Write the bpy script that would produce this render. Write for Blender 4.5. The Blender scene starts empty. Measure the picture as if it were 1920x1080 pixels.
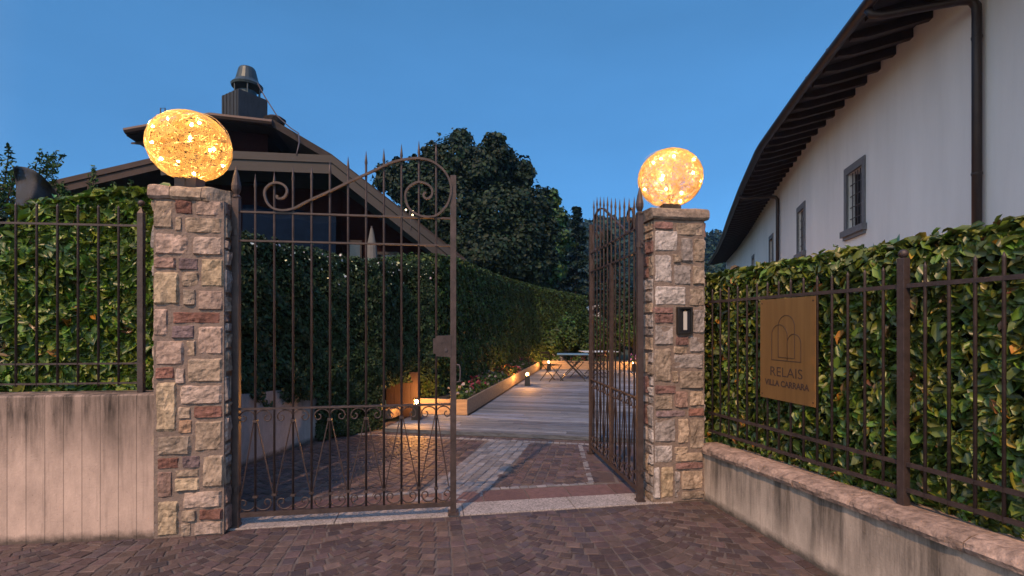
import bpy, math, random
import numpy as np
from mathutils import Vector, Matrix, noise
random.seed(7); RNG = np.random.default_rng(7)
R = math.radians
scene = bpy.context.scene
COL = scene.collection
# ------------------------------------------------------------------ camera
F, CX, HY, H = 930.0, 960.0, 612.0, 1.6
cam = bpy.data.cameras.new('camera'); cam.lens = 36*F/1920; cam.sensor_width = 36
cam.shift_y = (HY-540)/1920; cam.clip_end = 3000; cam.clip_start = 0.05
camo = bpy.data.objects.new('camera', cam); COL.objects.link(camo)
camo.location = (0, 0, H); camo.rotation_euler = (R(90), 0, 0); scene.camera = camo
# ------------------------------------------------------------------ world, sun, exposure
SUN_EL, SUN_AZ = R(44), math.atan2(-0.36, -0.93)     # light comes from behind and left of the camera
w = bpy.data.worlds.new("World"); scene.world = w; w.use_nodes = True
nt = w.node_tree; bg = nt.nodes['Background']
sky = nt.nodes.new('ShaderNodeTexSky'); sky.sky_type = 'NISHITA'; sky.sun_disc = False
sky.sun_elevation = SUN_EL; sky.sun_rotation = math.atan2(-0.36, -0.93)
sky.air_density = 1.0; sky.dust_density = 0.0; sky.ozone_density = 3.0; sky.altitude = 2500
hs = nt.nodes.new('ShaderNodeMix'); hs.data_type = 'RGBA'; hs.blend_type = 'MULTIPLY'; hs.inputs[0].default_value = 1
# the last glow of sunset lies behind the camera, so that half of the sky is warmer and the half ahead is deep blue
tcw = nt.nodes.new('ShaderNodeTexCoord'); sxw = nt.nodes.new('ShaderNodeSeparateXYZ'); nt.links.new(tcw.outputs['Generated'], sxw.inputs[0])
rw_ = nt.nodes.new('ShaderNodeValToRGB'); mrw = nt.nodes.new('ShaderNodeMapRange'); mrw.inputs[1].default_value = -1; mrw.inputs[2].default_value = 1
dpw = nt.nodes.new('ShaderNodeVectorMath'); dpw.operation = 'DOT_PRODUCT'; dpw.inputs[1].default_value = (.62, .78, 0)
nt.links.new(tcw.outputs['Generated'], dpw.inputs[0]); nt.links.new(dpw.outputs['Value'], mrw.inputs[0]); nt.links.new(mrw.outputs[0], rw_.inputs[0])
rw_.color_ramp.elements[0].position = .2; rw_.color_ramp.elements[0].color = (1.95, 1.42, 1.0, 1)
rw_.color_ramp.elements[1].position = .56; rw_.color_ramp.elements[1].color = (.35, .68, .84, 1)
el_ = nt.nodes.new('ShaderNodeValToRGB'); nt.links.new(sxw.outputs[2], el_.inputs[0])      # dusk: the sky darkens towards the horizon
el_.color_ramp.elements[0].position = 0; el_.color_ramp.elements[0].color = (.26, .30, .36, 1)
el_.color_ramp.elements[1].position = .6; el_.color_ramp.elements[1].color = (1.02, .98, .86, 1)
e3_ = el_.color_ramp.elements.new(.9); e3_.color = (2.3, 2.0, 1.7, 1)  # overhead sky, out of view, raised to brighten the house wall
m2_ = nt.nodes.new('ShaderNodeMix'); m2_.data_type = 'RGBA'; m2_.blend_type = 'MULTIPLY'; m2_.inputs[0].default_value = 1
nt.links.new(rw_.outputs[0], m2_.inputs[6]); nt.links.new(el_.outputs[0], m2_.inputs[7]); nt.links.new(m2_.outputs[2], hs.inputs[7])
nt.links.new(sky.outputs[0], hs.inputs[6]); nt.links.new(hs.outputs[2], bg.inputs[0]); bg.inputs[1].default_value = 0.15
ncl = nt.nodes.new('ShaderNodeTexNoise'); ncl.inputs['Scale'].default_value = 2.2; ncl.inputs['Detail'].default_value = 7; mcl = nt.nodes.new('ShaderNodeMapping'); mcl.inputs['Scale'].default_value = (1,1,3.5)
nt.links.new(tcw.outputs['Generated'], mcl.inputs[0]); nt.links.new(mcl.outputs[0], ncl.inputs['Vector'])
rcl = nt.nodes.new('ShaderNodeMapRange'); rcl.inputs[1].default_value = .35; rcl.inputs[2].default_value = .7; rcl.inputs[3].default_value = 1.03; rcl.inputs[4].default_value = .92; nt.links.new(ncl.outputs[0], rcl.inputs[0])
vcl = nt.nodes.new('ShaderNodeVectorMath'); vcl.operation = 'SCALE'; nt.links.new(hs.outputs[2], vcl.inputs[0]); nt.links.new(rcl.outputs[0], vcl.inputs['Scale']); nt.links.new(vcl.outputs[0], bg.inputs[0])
sl = bpy.data.lights.new('sun', 'SUN'); sl.energy = 1.6; sl.angle = R(1.5); sl.color = (1.0, 0.60, 0.33)
so = bpy.data.objects.new('sun', sl); COL.objects.link(so)
ld = Vector((-0.36*math.cos(SUN_EL), -0.93*math.cos(SUN_EL), math.sin(SUN_EL)))
so.rotation_euler = ld.to_track_quat('Z', 'Y').to_euler(); so.location = ld*60
scene.view_settings.view_transform = 'Standard'; scene.view_settings.look = 'None'
scene.view_settings.exposure = 1.2; scene.view_settings.gamma = 1
LAMP = 1.0          # strength of the real lamps

# ------------------------------------------------------------------ helpers
def PX(px, Y): return (px-CX)/F*Y
def PZ(py, Y): return H+(HY-py)/F*Y
def AT(px, py, Y): return (PX(px, Y), Y, PZ(py, Y))

def mat(name, col=(.5,.5,.5), rough=.7, metal=0, attr=False, var=.0, scale=8, bump=0, bscale=40, spec=.5,
        emit=None, estr=0, stretch=None, var2=0, scale2=1.2, trans=0, dirt=None):
    m = bpy.data.materials.new(name); m.use_nodes = True
    n, l = m.node_tree.nodes, m.node_tree.links
    b = n['Principled BSDF']; b.inputs['Roughness'].default_value = rough; b.inputs['Metallic'].default_value = metal
    b.inputs['Specular IOR Level'].default_value = spec
    tc = n.new('ShaderNodeTexCoord'); mp = n.new('ShaderNodeMapping'); l.new(tc.outputs['Object'], mp.inputs[0])
    if stretch: mp.inputs['Scale'].default_value = stretch
    if attr:
        a = n.new('ShaderNodeAttribute'); a.attribute_name = 'Col'; cur = a.outputs['Color']
    else:
        rgb = n.new('ShaderNodeRGB'); rgb.outputs[0].default_value = (*col, 1); cur = rgb.outputs[0]
    def mul(cur, sc, amt, seed, det=6):
        nz = n.new('ShaderNodeTexNoise'); nz.inputs['Scale'].default_value = sc; nz.inputs['Detail'].default_value = det
        nz.inputs['Roughness'].default_value = .65; nz.noise_dimensions = '4D'; nz.inputs['W'].default_value = seed
        l.new(mp.outputs[0], nz.inputs['Vector'])
        mr = n.new('ShaderNodeMapRange'); mr.inputs[1].default_value = .3; mr.inputs[2].default_value = .7
        mr.inputs[3].default_value = 1-amt; mr.inputs[4].default_value = 1+amt; l.new(nz.outputs[0], mr.inputs[0])
        mx = n.new('ShaderNodeMix'); mx.data_type = 'RGBA'; mx.blend_type = 'MULTIPLY'; mx.inputs[0].default_value = 1
        l.new(cur, mx.inputs[6]); l.new(mr.outputs[0], mx.inputs[7]); return mx.outputs[2]
    if var: cur = mul(cur, scale, var, 0)
    if var2: cur = mul(cur, scale2, var2, 3.3)
    l.new(cur, b.inputs['Base Color'])
    if bump:
        nz = n.new('ShaderNodeTexNoise'); nz.inputs['Scale'].default_value = bscale; nz.inputs['Detail'].default_value = 5
        l.new(mp.outputs[0], nz.inputs['Vector'])
        bp = n.new('ShaderNodeBump'); bp.inputs['Strength'].default_value = bump; bp.inputs['Distance'].default_value = .01
        l.new(nz.outputs[0], bp.inputs['Height']); l.new(bp.outputs[0], b.inputs['Normal'])
    if emit:
        b.inputs['Emission Color'].default_value = (*emit, 1); b.inputs['Emission Strength'].default_value = estr
    if trans:
        tr = n.new('ShaderNodeBsdfTranslucent'); l.new(cur, tr.inputs[0])
        ms = n.new('ShaderNodeMixShader'); ms.inputs[0].default_value = trans
        l.new(b.outputs[0], ms.inputs[1]); l.new(tr.outputs[0], ms.inputs[2]); l.new(ms.outputs[0], n['Material Output'].inputs[0])
    return m

def tag(o, label=None, cat=None, group=None, kind=None):
    if label: o['label'] = label
    if cat: o['category'] = cat
    if group: o['group'] = group
    if kind: o['kind'] = kind
    return o
def empty(name, loc=(0,0,0), rz=0, label=None, cat=None, group=None):
    o = bpy.data.objects.new(name, None); COL.objects.link(o); o.location = loc; o.rotation_euler = (0,0,rz)
    o.empty_display_size = .2
    return tag(o, label, cat, group)
def copy_tree(o, parent=None):
    c = o.copy(); COL.objects.link(c)
    if parent: c.parent = parent
    for ch in list(o.children): copy_tree(ch, c)
    return c

class MB:
    def __init__(s): s.v = []; s.f = []; s.c = []; s.cc = None
    def add(s, vs, fs, col=None):
        o = len(s.v); s.v += [tuple(x) for x in vs]; s.f += [tuple(i+o for i in f) for f in fs]
        c = col or s.cc or (.5,.5,.5); s.c += [c]*len(vs)
    def hexa(s, b, t, col=None):       # 4 bottom, 4 top points
        s.add(list(b)+list(t), [(3,2,1,0),(4,5,6,7),(0,1,5,4),(1,2,6,5),(2,3,7,6),(3,0,4,7)], col)
    def box(s, x0, x1, y0, y1, z0, z1, col=None):
        s.hexa([(x0,y0,z0),(x1,y0,z0),(x1,y1,z0),(x0,y1,z0)], [(x0,y0,z1),(x1,y0,z1),(x1,y1,z1),(x0,y1,z1)], col)
    def bar(s, a, b, wd, hd, up=(0,0,1), col=None):
        a = Vector(a); b = Vector(b); d = (b-a).normalized(); up = Vector(up)
        if abs(d.dot(up)) > .99: up = Vector((0,1,0))
        x = d.cross(up).normalized(); y = x.cross(d).normalized()
        q = [(-1,-1),(1,-1),(1,1),(-1,1)]
        s.hexa([a+x*wd/2*i+y*hd/2*j for i,j in q], [b+x*wd/2*i+y*hd/2*j for i,j in q], col)
    def tube(s, pts, r, n=6, col=None, closed=False, caps=True):
        pts = [Vector(p) for p in pts]; N = len(pts)
        rr = r if isinstance(r, (list, tuple)) else [r]*N
        rings = []; ref = None
        for i, p in enumerate(pts):
            if closed: d = pts[(i+1)%N]-pts[i-1]
            else: d = pts[min(i+1,N-1)]-pts[max(i-1,0)]
            d.normalize()
            if ref is None:
                ref = Vector((0,0,1)) if abs(d.z) < .9 else Vector((1,0,0))
            x = d.cross(ref)
            if x.length < 1e-4: x = d.cross(Vector((.3,.7,.5)))
            x.normalize(); y = d.cross(x).normalized(); ref = -y if False else x.cross(d).normalized()
            rings.append([p+(x*math.cos(2*math.pi*k/n)+y*math.sin(2*math.pi*k/n))*rr[i] for k in range(n)])
        vs = [q for g in rings for q in g]; fs = []
        M = N if closed else N-1
        for i in range(M):
            j = (i+1) % N
            for k in range(n):
                fs.append((i*n+k, i*n+(k+1)%n, j*n+(k+1)%n, j*n+k))
        if caps and not closed:
            fs.append(tuple(range(n))[::-1]); fs.append(tuple((N-1)*n+k for k in range(n)))
        s.add(vs, fs, col)
    def lathe(s, prof, c=(0,0,0), n=16, col=None):   # prof: (r,z)
        vs = []; fs = []
        for r, z in prof:
            for k in range(n):
                a = 2*math.pi*k/n; vs.append((c[0]+r*math.cos(a), c[1]+r*math.sin(a), c[2]+z))
        for i in range(len(prof)-1):
            for k in range(n): fs.append((i*n+k, i*n+(k+1)%n, (i+1)*n+(k+1)%n, (i+1)*n+k))
        fs.append(tuple(range(n))[::-1]); fs.append(tuple((len(prof)-1)*n+k for k in range(n)))
        s.add(vs, fs, col)
    def prism(s, poly, z0, z1, col=None):
        n = len(poly); vs = [(x,y,z0) for x,y in poly]+[(x,y,z1) for x,y in poly]
        s.add(vs, [tuple(range(n))[::-1], tuple(range(n,2*n))]+[(i,(i+1)%n,n+(i+1)%n,n+i) for i in range(n)], col)
    def ball(s, c, r, n=10, m=7, col=None, sz=1):
        pr = [(max(r*math.sin(math.pi*i/m), .0004), -r*sz*math.cos(math.pi*i/m)) for i in range(m+1)]
        s.lathe(pr, c, n, col)
    def build(s, name, material, parent=None, smooth=False, bevel=0):
        me = bpy.data.meshes.new(name); me.from_pydata(s.v, [], s.f)
        ca = me.color_attributes.new('Col', 'FLOAT_COLOR', 'POINT')
        ca.data.foreach_set('color', np.array([(*c[:3], 1) for c in s.c], dtype=np.float32).ravel())
        me.materials.append(material)
        if smooth: me.polygons.foreach_set('use_smooth', [True]*len(me.polygons))
        me.validate(); me.update()
        o = bpy.data.objects.new(name, me); COL.objects.link(o)
        if parent: o.parent = parent
        if bevel:
            bm = o.modifiers.new('bevel', 'BEVEL'); bm.width = bevel; bm.segments = 2; bm.limit_method = 'ANGLE'
        return o

def mesh_np(name, V, Fq, C, material, parent=None, smooth=False):
    me = bpy.data.meshes.new(name); n = len(V); m = len(Fq); k = Fq.shape[1]
    me.vertices.add(n); me.vertices.foreach_set('co', V.astype(np.float32).ravel())
    me.loops.add(m*k); me.loops.foreach_set('vertex_index', Fq.astype(np.int32).ravel())
    me.polygons.add(m); me.polygons.foreach_set('loop_start', np.arange(0, m*k, k, dtype=np.int32))
    me.polygons.foreach_set('loop_total', np.full(m, k, dtype=np.int32))
    ca = me.color_attributes.new('Col', 'FLOAT_COLOR', 'POINT')
    ca.data.foreach_set('color', np.hstack([C, np.ones((n,1))]).astype(np.float32).ravel())
    me.materials.append(material); me.update(calc_edges=True)
    o = bpy.data.objects.new(name, me); COL.objects.link(o)
    if parent: o.parent = parent
    return o

def norm(a): return a/np.maximum(np.linalg.norm(a, axis=1, keepdims=True), 1e-9)
def leaves(name, P, N, size, cols, material, parent=None, ratio=.27, up=.35, jit=.7, fold=.14):
    """P points, N outward normals: one folded leaf (two quads) per point"""
    n = len(P); N = norm(N + RNG.normal(0, jit*.6, (n,3)))
    T = norm(np.cross(N, RNG.normal(0,1,(n,3)))); T[:,2] -= up*0.5; T = norm(T - (T*N).sum(1,keepdims=True)*N)
    B = np.cross(N, T); s = (size*np.clip(RNG.lognormal(-.08,.30,n),.35,1.6))[:,None]; w_ = s*ratio*RNG.uniform(.8,1.25,(n,1))
    def pt(a, b, c): return P + T*s*a + B*w_*b + N*s*c
    V = np.stack([pt(-.5,0,0), pt(-.18,-.9,fold), pt(.2,-.8,fold*.9), pt(.5,0,-.08), pt(.2,.8,fold*.9), pt(-.18,.9,fold)], 1).reshape(-1,3)
    base = (np.arange(n)*6)[:,None]
    Fq = np.stack([base+np.array([[0,3,2,1]]), base+np.array([[0,5,4,3]])], 1).reshape(-1,4)
    C = np.repeat(cols, 6, axis=0)
    return mesh_np(name, V, Fq, C, material, parent)
def leafcols(n, base, var=.35, rare=None, prare=0, pal=None):
    c = np.array(base)[None,:]*RNG.uniform(1-var, 1+var, (n,1))*RNG.uniform(.85,1.15,(n,3))
    if base[1] > .05:      # laurel: a mix of fresh, olive and deep leaves
        hue = np.array([(1,1,1),(1.5,1.25,.8),(.65,.75,.9),(1.15,1.35,.9)]); c = c*hue[RNG.integers(0,4,n)]
    if rare:
        k = RNG.random(n) < prare; rr = np.array(rare)
        c[k] = rr[RNG.integers(0, len(rr), k.sum())]*RNG.uniform(.6,1.2,(k.sum(),1))
    return c
def bulge(u, v, f=3.0, s=0.0):
    return (np.sin(u*f+s)+np.sin(v*f*1.3+2*s)+np.sin((u+v)*f*1.9+s*3)+np.sin((u-1.7*v)*f*2.7+s)*.6)/3.6

# ------------------------------------------------------------------ materials
M = {}
M['iron'] = mat('brown_painted_iron', (.062,.043,.041), .5, .3, var=.35, scale=18, var2=.2, scale2=3, bump=.15, bscale=90)
M['darkiron'] = mat('dark_painted_iron', (.07,.055,.06), .5, .2, var=.2, scale=20)
M['stone'] = mat('rubble_stone', attr=True, rough=.9, var=.5, scale=22, bump=1.6, bscale=30, var2=.35, scale2=6, spec=.25)
M['mortar'] = mat('mortar', (.19,.145,.125), .95, var=.3, scale=20, bump=.8, bscale=60)
M['paving'] = mat('porphyry_setts', attr=True, rough=.62, var=.3, scale=14, bump=.6, bscale=45, spec=.4)
M['joint'] = mat('sandy_joint', (.115,.092,.085), .95, var=.3, scale=6, bump=.5, bscale=80)
M['granite'] = mat('speckled_granite', (.27,.235,.225), .8, var=.75, scale=75, var2=.22, scale2=3)
M['deck'] = mat('weathered_deck', attr=True, rough=.78, var=.55, scale=5, stretch=(.6,6,6), bump=.5, bscale=20, spec=.4)
M['board'] = mat('planter_wood', (.20,.155,.12), .75, var=.35, scale=3, stretch=(1,6,8), bump=.4, bscale=20)
M['leaf'] = mat('leaf', attr=True, rough=.38, spec=.5, trans=.12, var=.2, scale=30)
M['leafd'] = mat('dull_leaf', attr=True, rough=.6, spec=.25, trans=.05)
M['bark'] = mat('bark', (.045,.032,.024), .9, var=.4, scale=12, bump=.8, bscale=30)
M['core'] = mat('dark_hedge_core', (.012,.014,.008), 1, var=.5, scale=20, spec=0)  # near-black, stands in for the shade inside the hedges
M['plaster'] = mat('white_plaster', (.78,.74,.72), .9, var=.05, scale=3, var2=.09, scale2=.8, stretch=(1,1,.15), bump=.2, bscale=60)
M['rafter'] = mat('dark_stained_wood', (.032,.016,.013), .7, var=.4, scale=4, bump=.3, bscale=25)
M['soffit'] = mat('dark_soffit', (.03,.016,.013), .8, var=.3, scale=4)
M['copper'] = mat('brown_copper', (.045,.028,.025), .45, .4, var=.2, scale=6)
M['tile'] = mat('roof_tiles', (.024,.017,.016), .85, var=.4, scale=6, bump=.6, bscale=15)
M['greystone'] = mat('grey_stone_frame', (.16,.155,.165), .85, var=.2, scale=14, bump=.3, bscale=60)
M['glass'] = mat('dark_glass', (.02,.022,.03), .12, spec=.7)
M['fascia'] = mat('painted_fascia', (.022,.016,.0155), .55, var=.18, scale=4, stretch=(1,1,5))
M['redwall'] = mat('oxblood_boards', (.016,.004,.0035), .9, spec=.1, var=.3, scale=5, stretch=(1,1,6))
M['chim'] = mat('chimney_cladding', (.03,.03,.035), .6, var=.4, scale=3, stretch=(4,4,1), metal=.3)
M['pot'] = mat('chimney_cap_metal', (.04,.055,.065), .45, .5, var=.25, scale=6)
M['bluecloth'] = mat('blue_cloth', (.004,.010,.024), .95, spec=.05, var=.2, scale=4, bump=.3, bscale=8)
M['cream'] = mat('cream_cloth', (.12,.12,.12), .9, var=.12, scale=6)
M['black'] = mat('black_plastic', (.015,.014,.014), .4, spec=.5)
M['soil'] = mat('soil', (.03,.022,.016), 1, var=.4, scale=12, bump=.8, bscale=30)
M['brass'] = mat('brushed_brass', (.30,.165,.062), .45, .6, var=.16, scale=3, stretch=(9,1,.4))
M['ink'] = mat('dark_engraving', (.045,.022,.014), .7)
M['flower'] = mat('petals', attr=True, rough=.6)
M['bulb'] = mat('warm_bulb', (1,.8,.5), .5, emit=(1.0,.70,.32), estr=130*LAMP)
M['bollard_bulb'] = mat('bollard_bulb', (1,.8,.5), .5, emit=(1.0,.40,.09), estr=2300*LAMP)
M['wire'] = mat('glowing_gold_wire', (.72,.48,.18), .35, .6, emit=(1.0,.46,.09), estr=.05*LAMP)
wn_ = M['wire'].node_tree; wb_ = wn_.nodes['Principled BSDF']; wa_ = wn_.nodes.new('ShaderNodeAttribute'); wa_.attribute_name = 'Col'
wn_.links.new(wa_.outputs['Color'], wb_.inputs['Emission Color']); wb_.inputs['Emission Strength'].default_value = .13
M['bluetop'] = mat('pale_blue_table', (.10,.20,.30), .5)
M['whitetop'] = mat('pale_table', (.45,.5,.55), .5)
M['screen'] = mat('pale_panel', (.5,.48,.46), .3)
M['pvilla'] = mat('pale_render', (.55,.55,.58), .9, var=.06, scale=2)
M['ground'] = mat('grass_ground', (.03,.04,.018), 1, var=.5, scale=3, var2=.3, scale2=.3)
M['hillm'] = mat('wooded_slope', (.012,.03,.018), 1, var=.5, scale=.4)

def concrete(name, boards, base):
    m = mat(name, base, .9, bump=.35, bscale=70); n, l = m.node_tree.nodes, m.node_tree.links
    b = n['Principled BSDF']; tc = [x for x in n if x.type == 'TEX_COORD'][0]
    sx = n.new('ShaderNodeSeparateXYZ'); l.new(tc.outputs['Object'], sx.inputs[0])
    def mr(inp, a, b_, c, d, clamp=True):
        q = n.new('ShaderNodeMapRange'); q.clamp = clamp
        for i, vv in enumerate((a,b_,c,d)): q.inputs[i+1].default_value = vv
        l.new(inp, q.inputs[0]); return q.outputs[0]
    def nz(scale, st, det=5, seed=0):
        mp = n.new('ShaderNodeMapping'); mp.inputs['Scale'].default_value = st; mp.inputs['Location'].default_value = (seed,seed,seed)
        l.new(tc.outputs['Object'], mp.inputs[0]); t = n.new('ShaderNodeTexNoise')
        t.inputs['Scale'].default_value = scale; t.inputs['Detail'].default_value = det; t.inputs['Roughness'].default_value = .7
        l.new(mp.outputs[0], t.inputs[0]); return t.outputs[0]
    def math_(op, a, b_=None):
        q = n.new('ShaderNodeMath'); q.operation = op
        for i, x in enumerate((a, b_)):
            if x is None: continue
            if isinstance(x, (int,float)): q.inputs[i].default_value = x
            else: l.new(x, q.inputs[i])
        return q.outputs[0]
    # vertical run-off stains starting at the top, a mottle, and the board joints
    streak = mr(nz(9, (1,1,.10), 6), .42, .62, 0, 1)
    topm = mr(math_('ADD', sx.outputs[2], math_('MULTIPLY', nz(5, (1,1,.15), 4, 7), .5)), boards['ztop']-.30, boards['ztop']+.12, 0, 1)
    stain = math_('MULTIPLY', topm, math_('ADD', math_('MULTIPLY', streak, .6), .45))
    low = mr(math_('SUBTRACT', sx.outputs[2], math_('MULTIPLY', nz(12, (1,1,1), 4, 3), .09)), -.03, .03, .8, 0)
    val = mr(nz(3.5, (1,1,.5), 7, 2), .3, .7, .66, 1.25)
    pit = mr(nz(55, (1,1,1), 2, 9), .68, .73, 1, .45)
    st2 = mr(nz(14, (1,1,.06), 4, 5), .55, .7, 1, .72)
    v = math_('MULTIPLY', math_('MULTIPLY', val, pit), st2)
    v = math_('MULTIPLY', v, math_('SUBTRACT', 1.0, math_('MULTIPLY', stain, boards['dark'])))
    v = math_('MULTIPLY', v, math_('SUBTRACT', 1.0, low))
    if boards['w']:
        ph = math_('FRACT', math_('ADD', math_('DIVIDE', sx.outputs[0], boards['w']), math_('MULTIPLY', nz(.7,(1,1,0),1), 0)))
        jl = mr(math_('ABSOLUTE', math_('SUBTRACT', ph, .5)), .462, .490, 1, .5)
        v = math_('MULTIPLY', v, jl)
        idx = math_('FLOOR', math_('DIVIDE', sx.outputs[0], boards['w']))
        wn = n.new('ShaderNodeTexWhiteNoise'); wn.noise_dimensions = '1D'; l.new(idx, wn.inputs['W'])
        v = math_('MULTIPLY', v, mr(wn.outputs[0], 0, 1, .87, 1.09))
    rgb = n.new('ShaderNodeRGB'); rgb.outputs[0].default_value = (*base, 1)
    mx = n.new('ShaderNodeMix'); mx.data_type = 'RGBA'; mx.blend_type = 'MULTIPLY'; mx.inputs[0].default_value = 1
    l.new(rgb.outputs[0], mx.inputs[6]); l.new(v, mx.inputs[7]); l.new(mx.outputs[2], b.inputs['Base Color'])
    return m

# ------------------------------------------------------------------ frames
A = R(10.0); U = np.array([math.cos(A), math.sin(A)]); NN = np.array([-math.sin(A), math.cos(A)])
W0 = np.array([1.776, 4.564]); DT = np.array([.196,-1.0])/1.019; DM = np.array([1.0,.196])/1.019      # right boundary wall
def RW(t, m, z=None):
    p = W0+DT*t+DM*m
    return (p[0], p[1]) if z is None else (p[0], p[1], z)
E = np.array([.982,-.188]); D = np.array([.188,.982]); D0 = np.array([-1.80, 7.50])                    # deck frame
def DK(a, b, z=None):
    p = D0+E*a+D*b
    return (p[0], p[1]) if z is None else (p[0], p[1], z)

# ------------------------------------------------------------------ ground, hills
g = MB()
xs = [-900,-60,-20,0,20,60,900]; ys = [-60,0,30,80,200,1500]
for i in range(6):
    for j in range(5):
        g.add([(xs[i],ys[j],-.03),(xs[i+1],ys[j],-.03),(xs[i+1],ys[j+1],-.03),(xs[i],ys[j+1],-.03)], [(0,1,2,3)])
tag(g.build('ground', M['ground']), kind='structure')
def hill_z(x, y):
    k = max(0, min(1, (y-70)/110)); r = 26+4*math.sin(x*.021+1)+3*math.sin(x*.06)+.035*max(x,0)
    if x < 0: r = max(6, r+x*.6)
    return r*(k*k*(3-2*k))
hb = MB(); nx, ny = 50, 16
gx = [-120+i*8 for i in range(nx)]; gy = [70+j*11 for j in range(ny)]
hb.add([(x, y, hill_z(x,y)-.04) for y in gy for x in gx], [(j*nx+i, j*nx+i+1, (j+1)*nx+i+1, (j+1)*nx+i) for j in range(ny-1) for i in range(nx-1)])
tag(hb.build('hills', M['hillm'], smooth=True), kind='structure')
# forest on the hill: one mass
P = []; Nn = []; Cc = []
for _ in range(2200):
    x = random.uniform(-30, 160); y = random.uniform(85, 205)
    if not (.02 < x/y < .62) : continue
    z = hill_z(x,y); h = random.uniform(3.5,6.5); rr = h*.33; k = 46
    d = norm(RNG.normal(0,1,(k,3))); d[:,2] = np.abs(d[:,2])*1.0
    P.append(np.array([x,y,z+h*.45])+d*np.array([rr,rr,h*.6])*RNG.uniform(.7,1.05,(k,1))); Nn.append(d)
    Cc.append(leafcols(k, (.014,.034,.022), .4)*random.uniform(.6,1.3))
P = np.vstack(P); fo = leaves('forest', P, np.vstack(Nn), 1.1, np.vstack(Cc), M['leafd'], ratio=.45)
tag(fo, 'distant dark forest covering the hillside', 'forest', kind='stuff')

# ------------------------------------------------------------------ paving
PB = MB(); PB.add([(-9,-6,-.006),(9,-6,-.006),(9,8.4,-.006),(-9,8.4,-.006)], [(0,1,2,3)])
tag(PB.build('paving_bed', M['joint']), kind='structure')
THF = np.array([-2.45, 3.86]); th_dir = np.array([1.0,.165])/math.hypot(1,.165); th_n = np.array([-th_dir[1], th_dir[0]])
def gl(x, y):   # gate-line coordinates: s along, q behind the threshold's front edge
    d = np.array([x,y])-THF; return float(d@th_dir), float(d@th_n)
def sett_color(pale):
    if pale:
        k = random.uniform(.7,1.2); return (.195*k,.185*k,.195*k)
    k = random.uniform(.62,1.3); c = random.choice([(.084,.055,.055),(.090,.060,.054),(.073,.054,.059),(.102,.070,.062),(.076,.049,.049)])
    return tuple(v*k for v in c)
def sett(mb, cx, cy, ang, w_, d_, col, top=None):
    ca, sa = math.cos(ang), math.sin(ang); z = (random.uniform(-.002,.003)) if top is None else top
    q = []; 
    for i, j in ((-1,-1),(1,-1),(1,1),(-1,1)):
        a = i*w_/2*random.uniform(.84,1.02); b = j*d_/2*random.uniform(.84,1.02); q.append((cx+a*ca-b*sa, cy+a*sa+b*ca))
    m_ = [(cx+(x-cx)*.86, cy+(y-cy)*.86) for x,y in q]
    tl = [random.uniform(-.0015,.0015) for _ in q]
    vs = [(x,y,-.014) for x,y in q]+[(x,y,z-.003) for x,y in q]+[(x,y,z+t) for (x,y),t in zip(m_,tl)]
    mb.add(vs, [(0,1,5,4),(1,2,6,5),(2,3,7,6),(3,0,4,7),(4,5,9,8),(5,6,10,9),(6,7,11,10),(7,4,8,11),(8,9,10,11)], col)
def band(x, y):
    # diagonal strip of pale setts behind the gate
    a = np.array([-.62,4.55]); b = np.array([.05,7.2]); d = (b-a)/np.linalg.norm(b-a); v = np.array([x,y])-a
    return abs(v[0]*d[1]-v[1]*d[0]) < .31 and -.3 < v@d < 3
fr = MB(); bk = MB()
WC = 1.15; Rr = WC/2/math.sin(R(45)); rowd = .098
def fans(mb, org, ang, xr, jr, test):
    ca, sa = math.cos(ang), math.sin(ang)
    for k in range(xr[0], xr[1]):
        for j in range(jr[0], jr[1]):
            n = 12
            off = random.uniform(-.3,.3)
            for i in range(n):
                th = R(-45)+R(90)*(i+.5+off*.0)/n
                lx = k*WC+Rr*math.sin(th); ly = j*rowd-Rr*math.cos(th)
                x = org[0]+lx*ca-ly*sa; y = org[1]+lx*sa+ly*ca
                t = test(x, y)
                if t is None: continue
                sett(mb, x, y, ang+th, Rr*R(90)/n*random.uniform(.88,1.02), rowd*math.cos(th)*.97, sett_color(t))
def test_front(x, y):
    s_, q = gl(x, y)
    if q > -.06: return None
    if y < .8 or abs(x) > 6.5: return None
    return False
fans(fr, (-.35, 3.0), R(9), (-7,7), (-40,40), test_front)
# straight course along the threshold's front edge and wall feet
for i in range(60):
    s_ = -1.5+i*.105; p = THF+th_dir*s_-th_n*.05
    sett(fr, p[0], p[1], math.atan2(th_dir[1],th_dir[0]), .1, .085, sett_color(False))
tag(fr.build('street_paving', M['paving']), kind='structure')
deck_q = lambda x, y: float((np.array([x,y])-D0)@D)
def test_back(x, y):
    s_, q = gl(x, y)
    if q < .62 or deck_q(x,y) > -.26 or x < -3.6 or x > 2.6: return None
    if q < .70 or x > .90+(y-5)*.08 or band(x, y): return None
    return False
fans(bk, (.2, 5.0), R(-11), (-5,5), (-30,60), test_back)
for i in range(70):       # pale course and slabs' border by the deck
    p = np.array(DK(-1.5+i*.085, -.20)); sett(bk, p[0], p[1], math.atan2(E[1],E[0]), .08, .08, sett_color(True))
    p = np.array(DK(-1.5+i*.085, -.09)); sett(bk, p[0], p[1], math.atan2(E[1],E[0]), .08, .11, sett_color(False))
def course(p0, p1, w_, dep, pale):
    p0 = np.array(p0); p1 = np.array(p1); L = np.linalg.norm(p1-p0); d = (p1-p0)/L; x = 0; ang = math.atan2(d[1],d[0])
    while x < L:
        ww = w_*random.uniform(.85,1.2); p = p0+d*(x+ww/2)
        if deck_q(*p) < -.24: sett(bk, p[0], p[1], ang, ww*.98, dep, sett_color(pale))
        x += ww
q0 = THF+th_dir*.9+th_n*.66; q1 = THF+th_dir*3.42+th_n*.66
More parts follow.
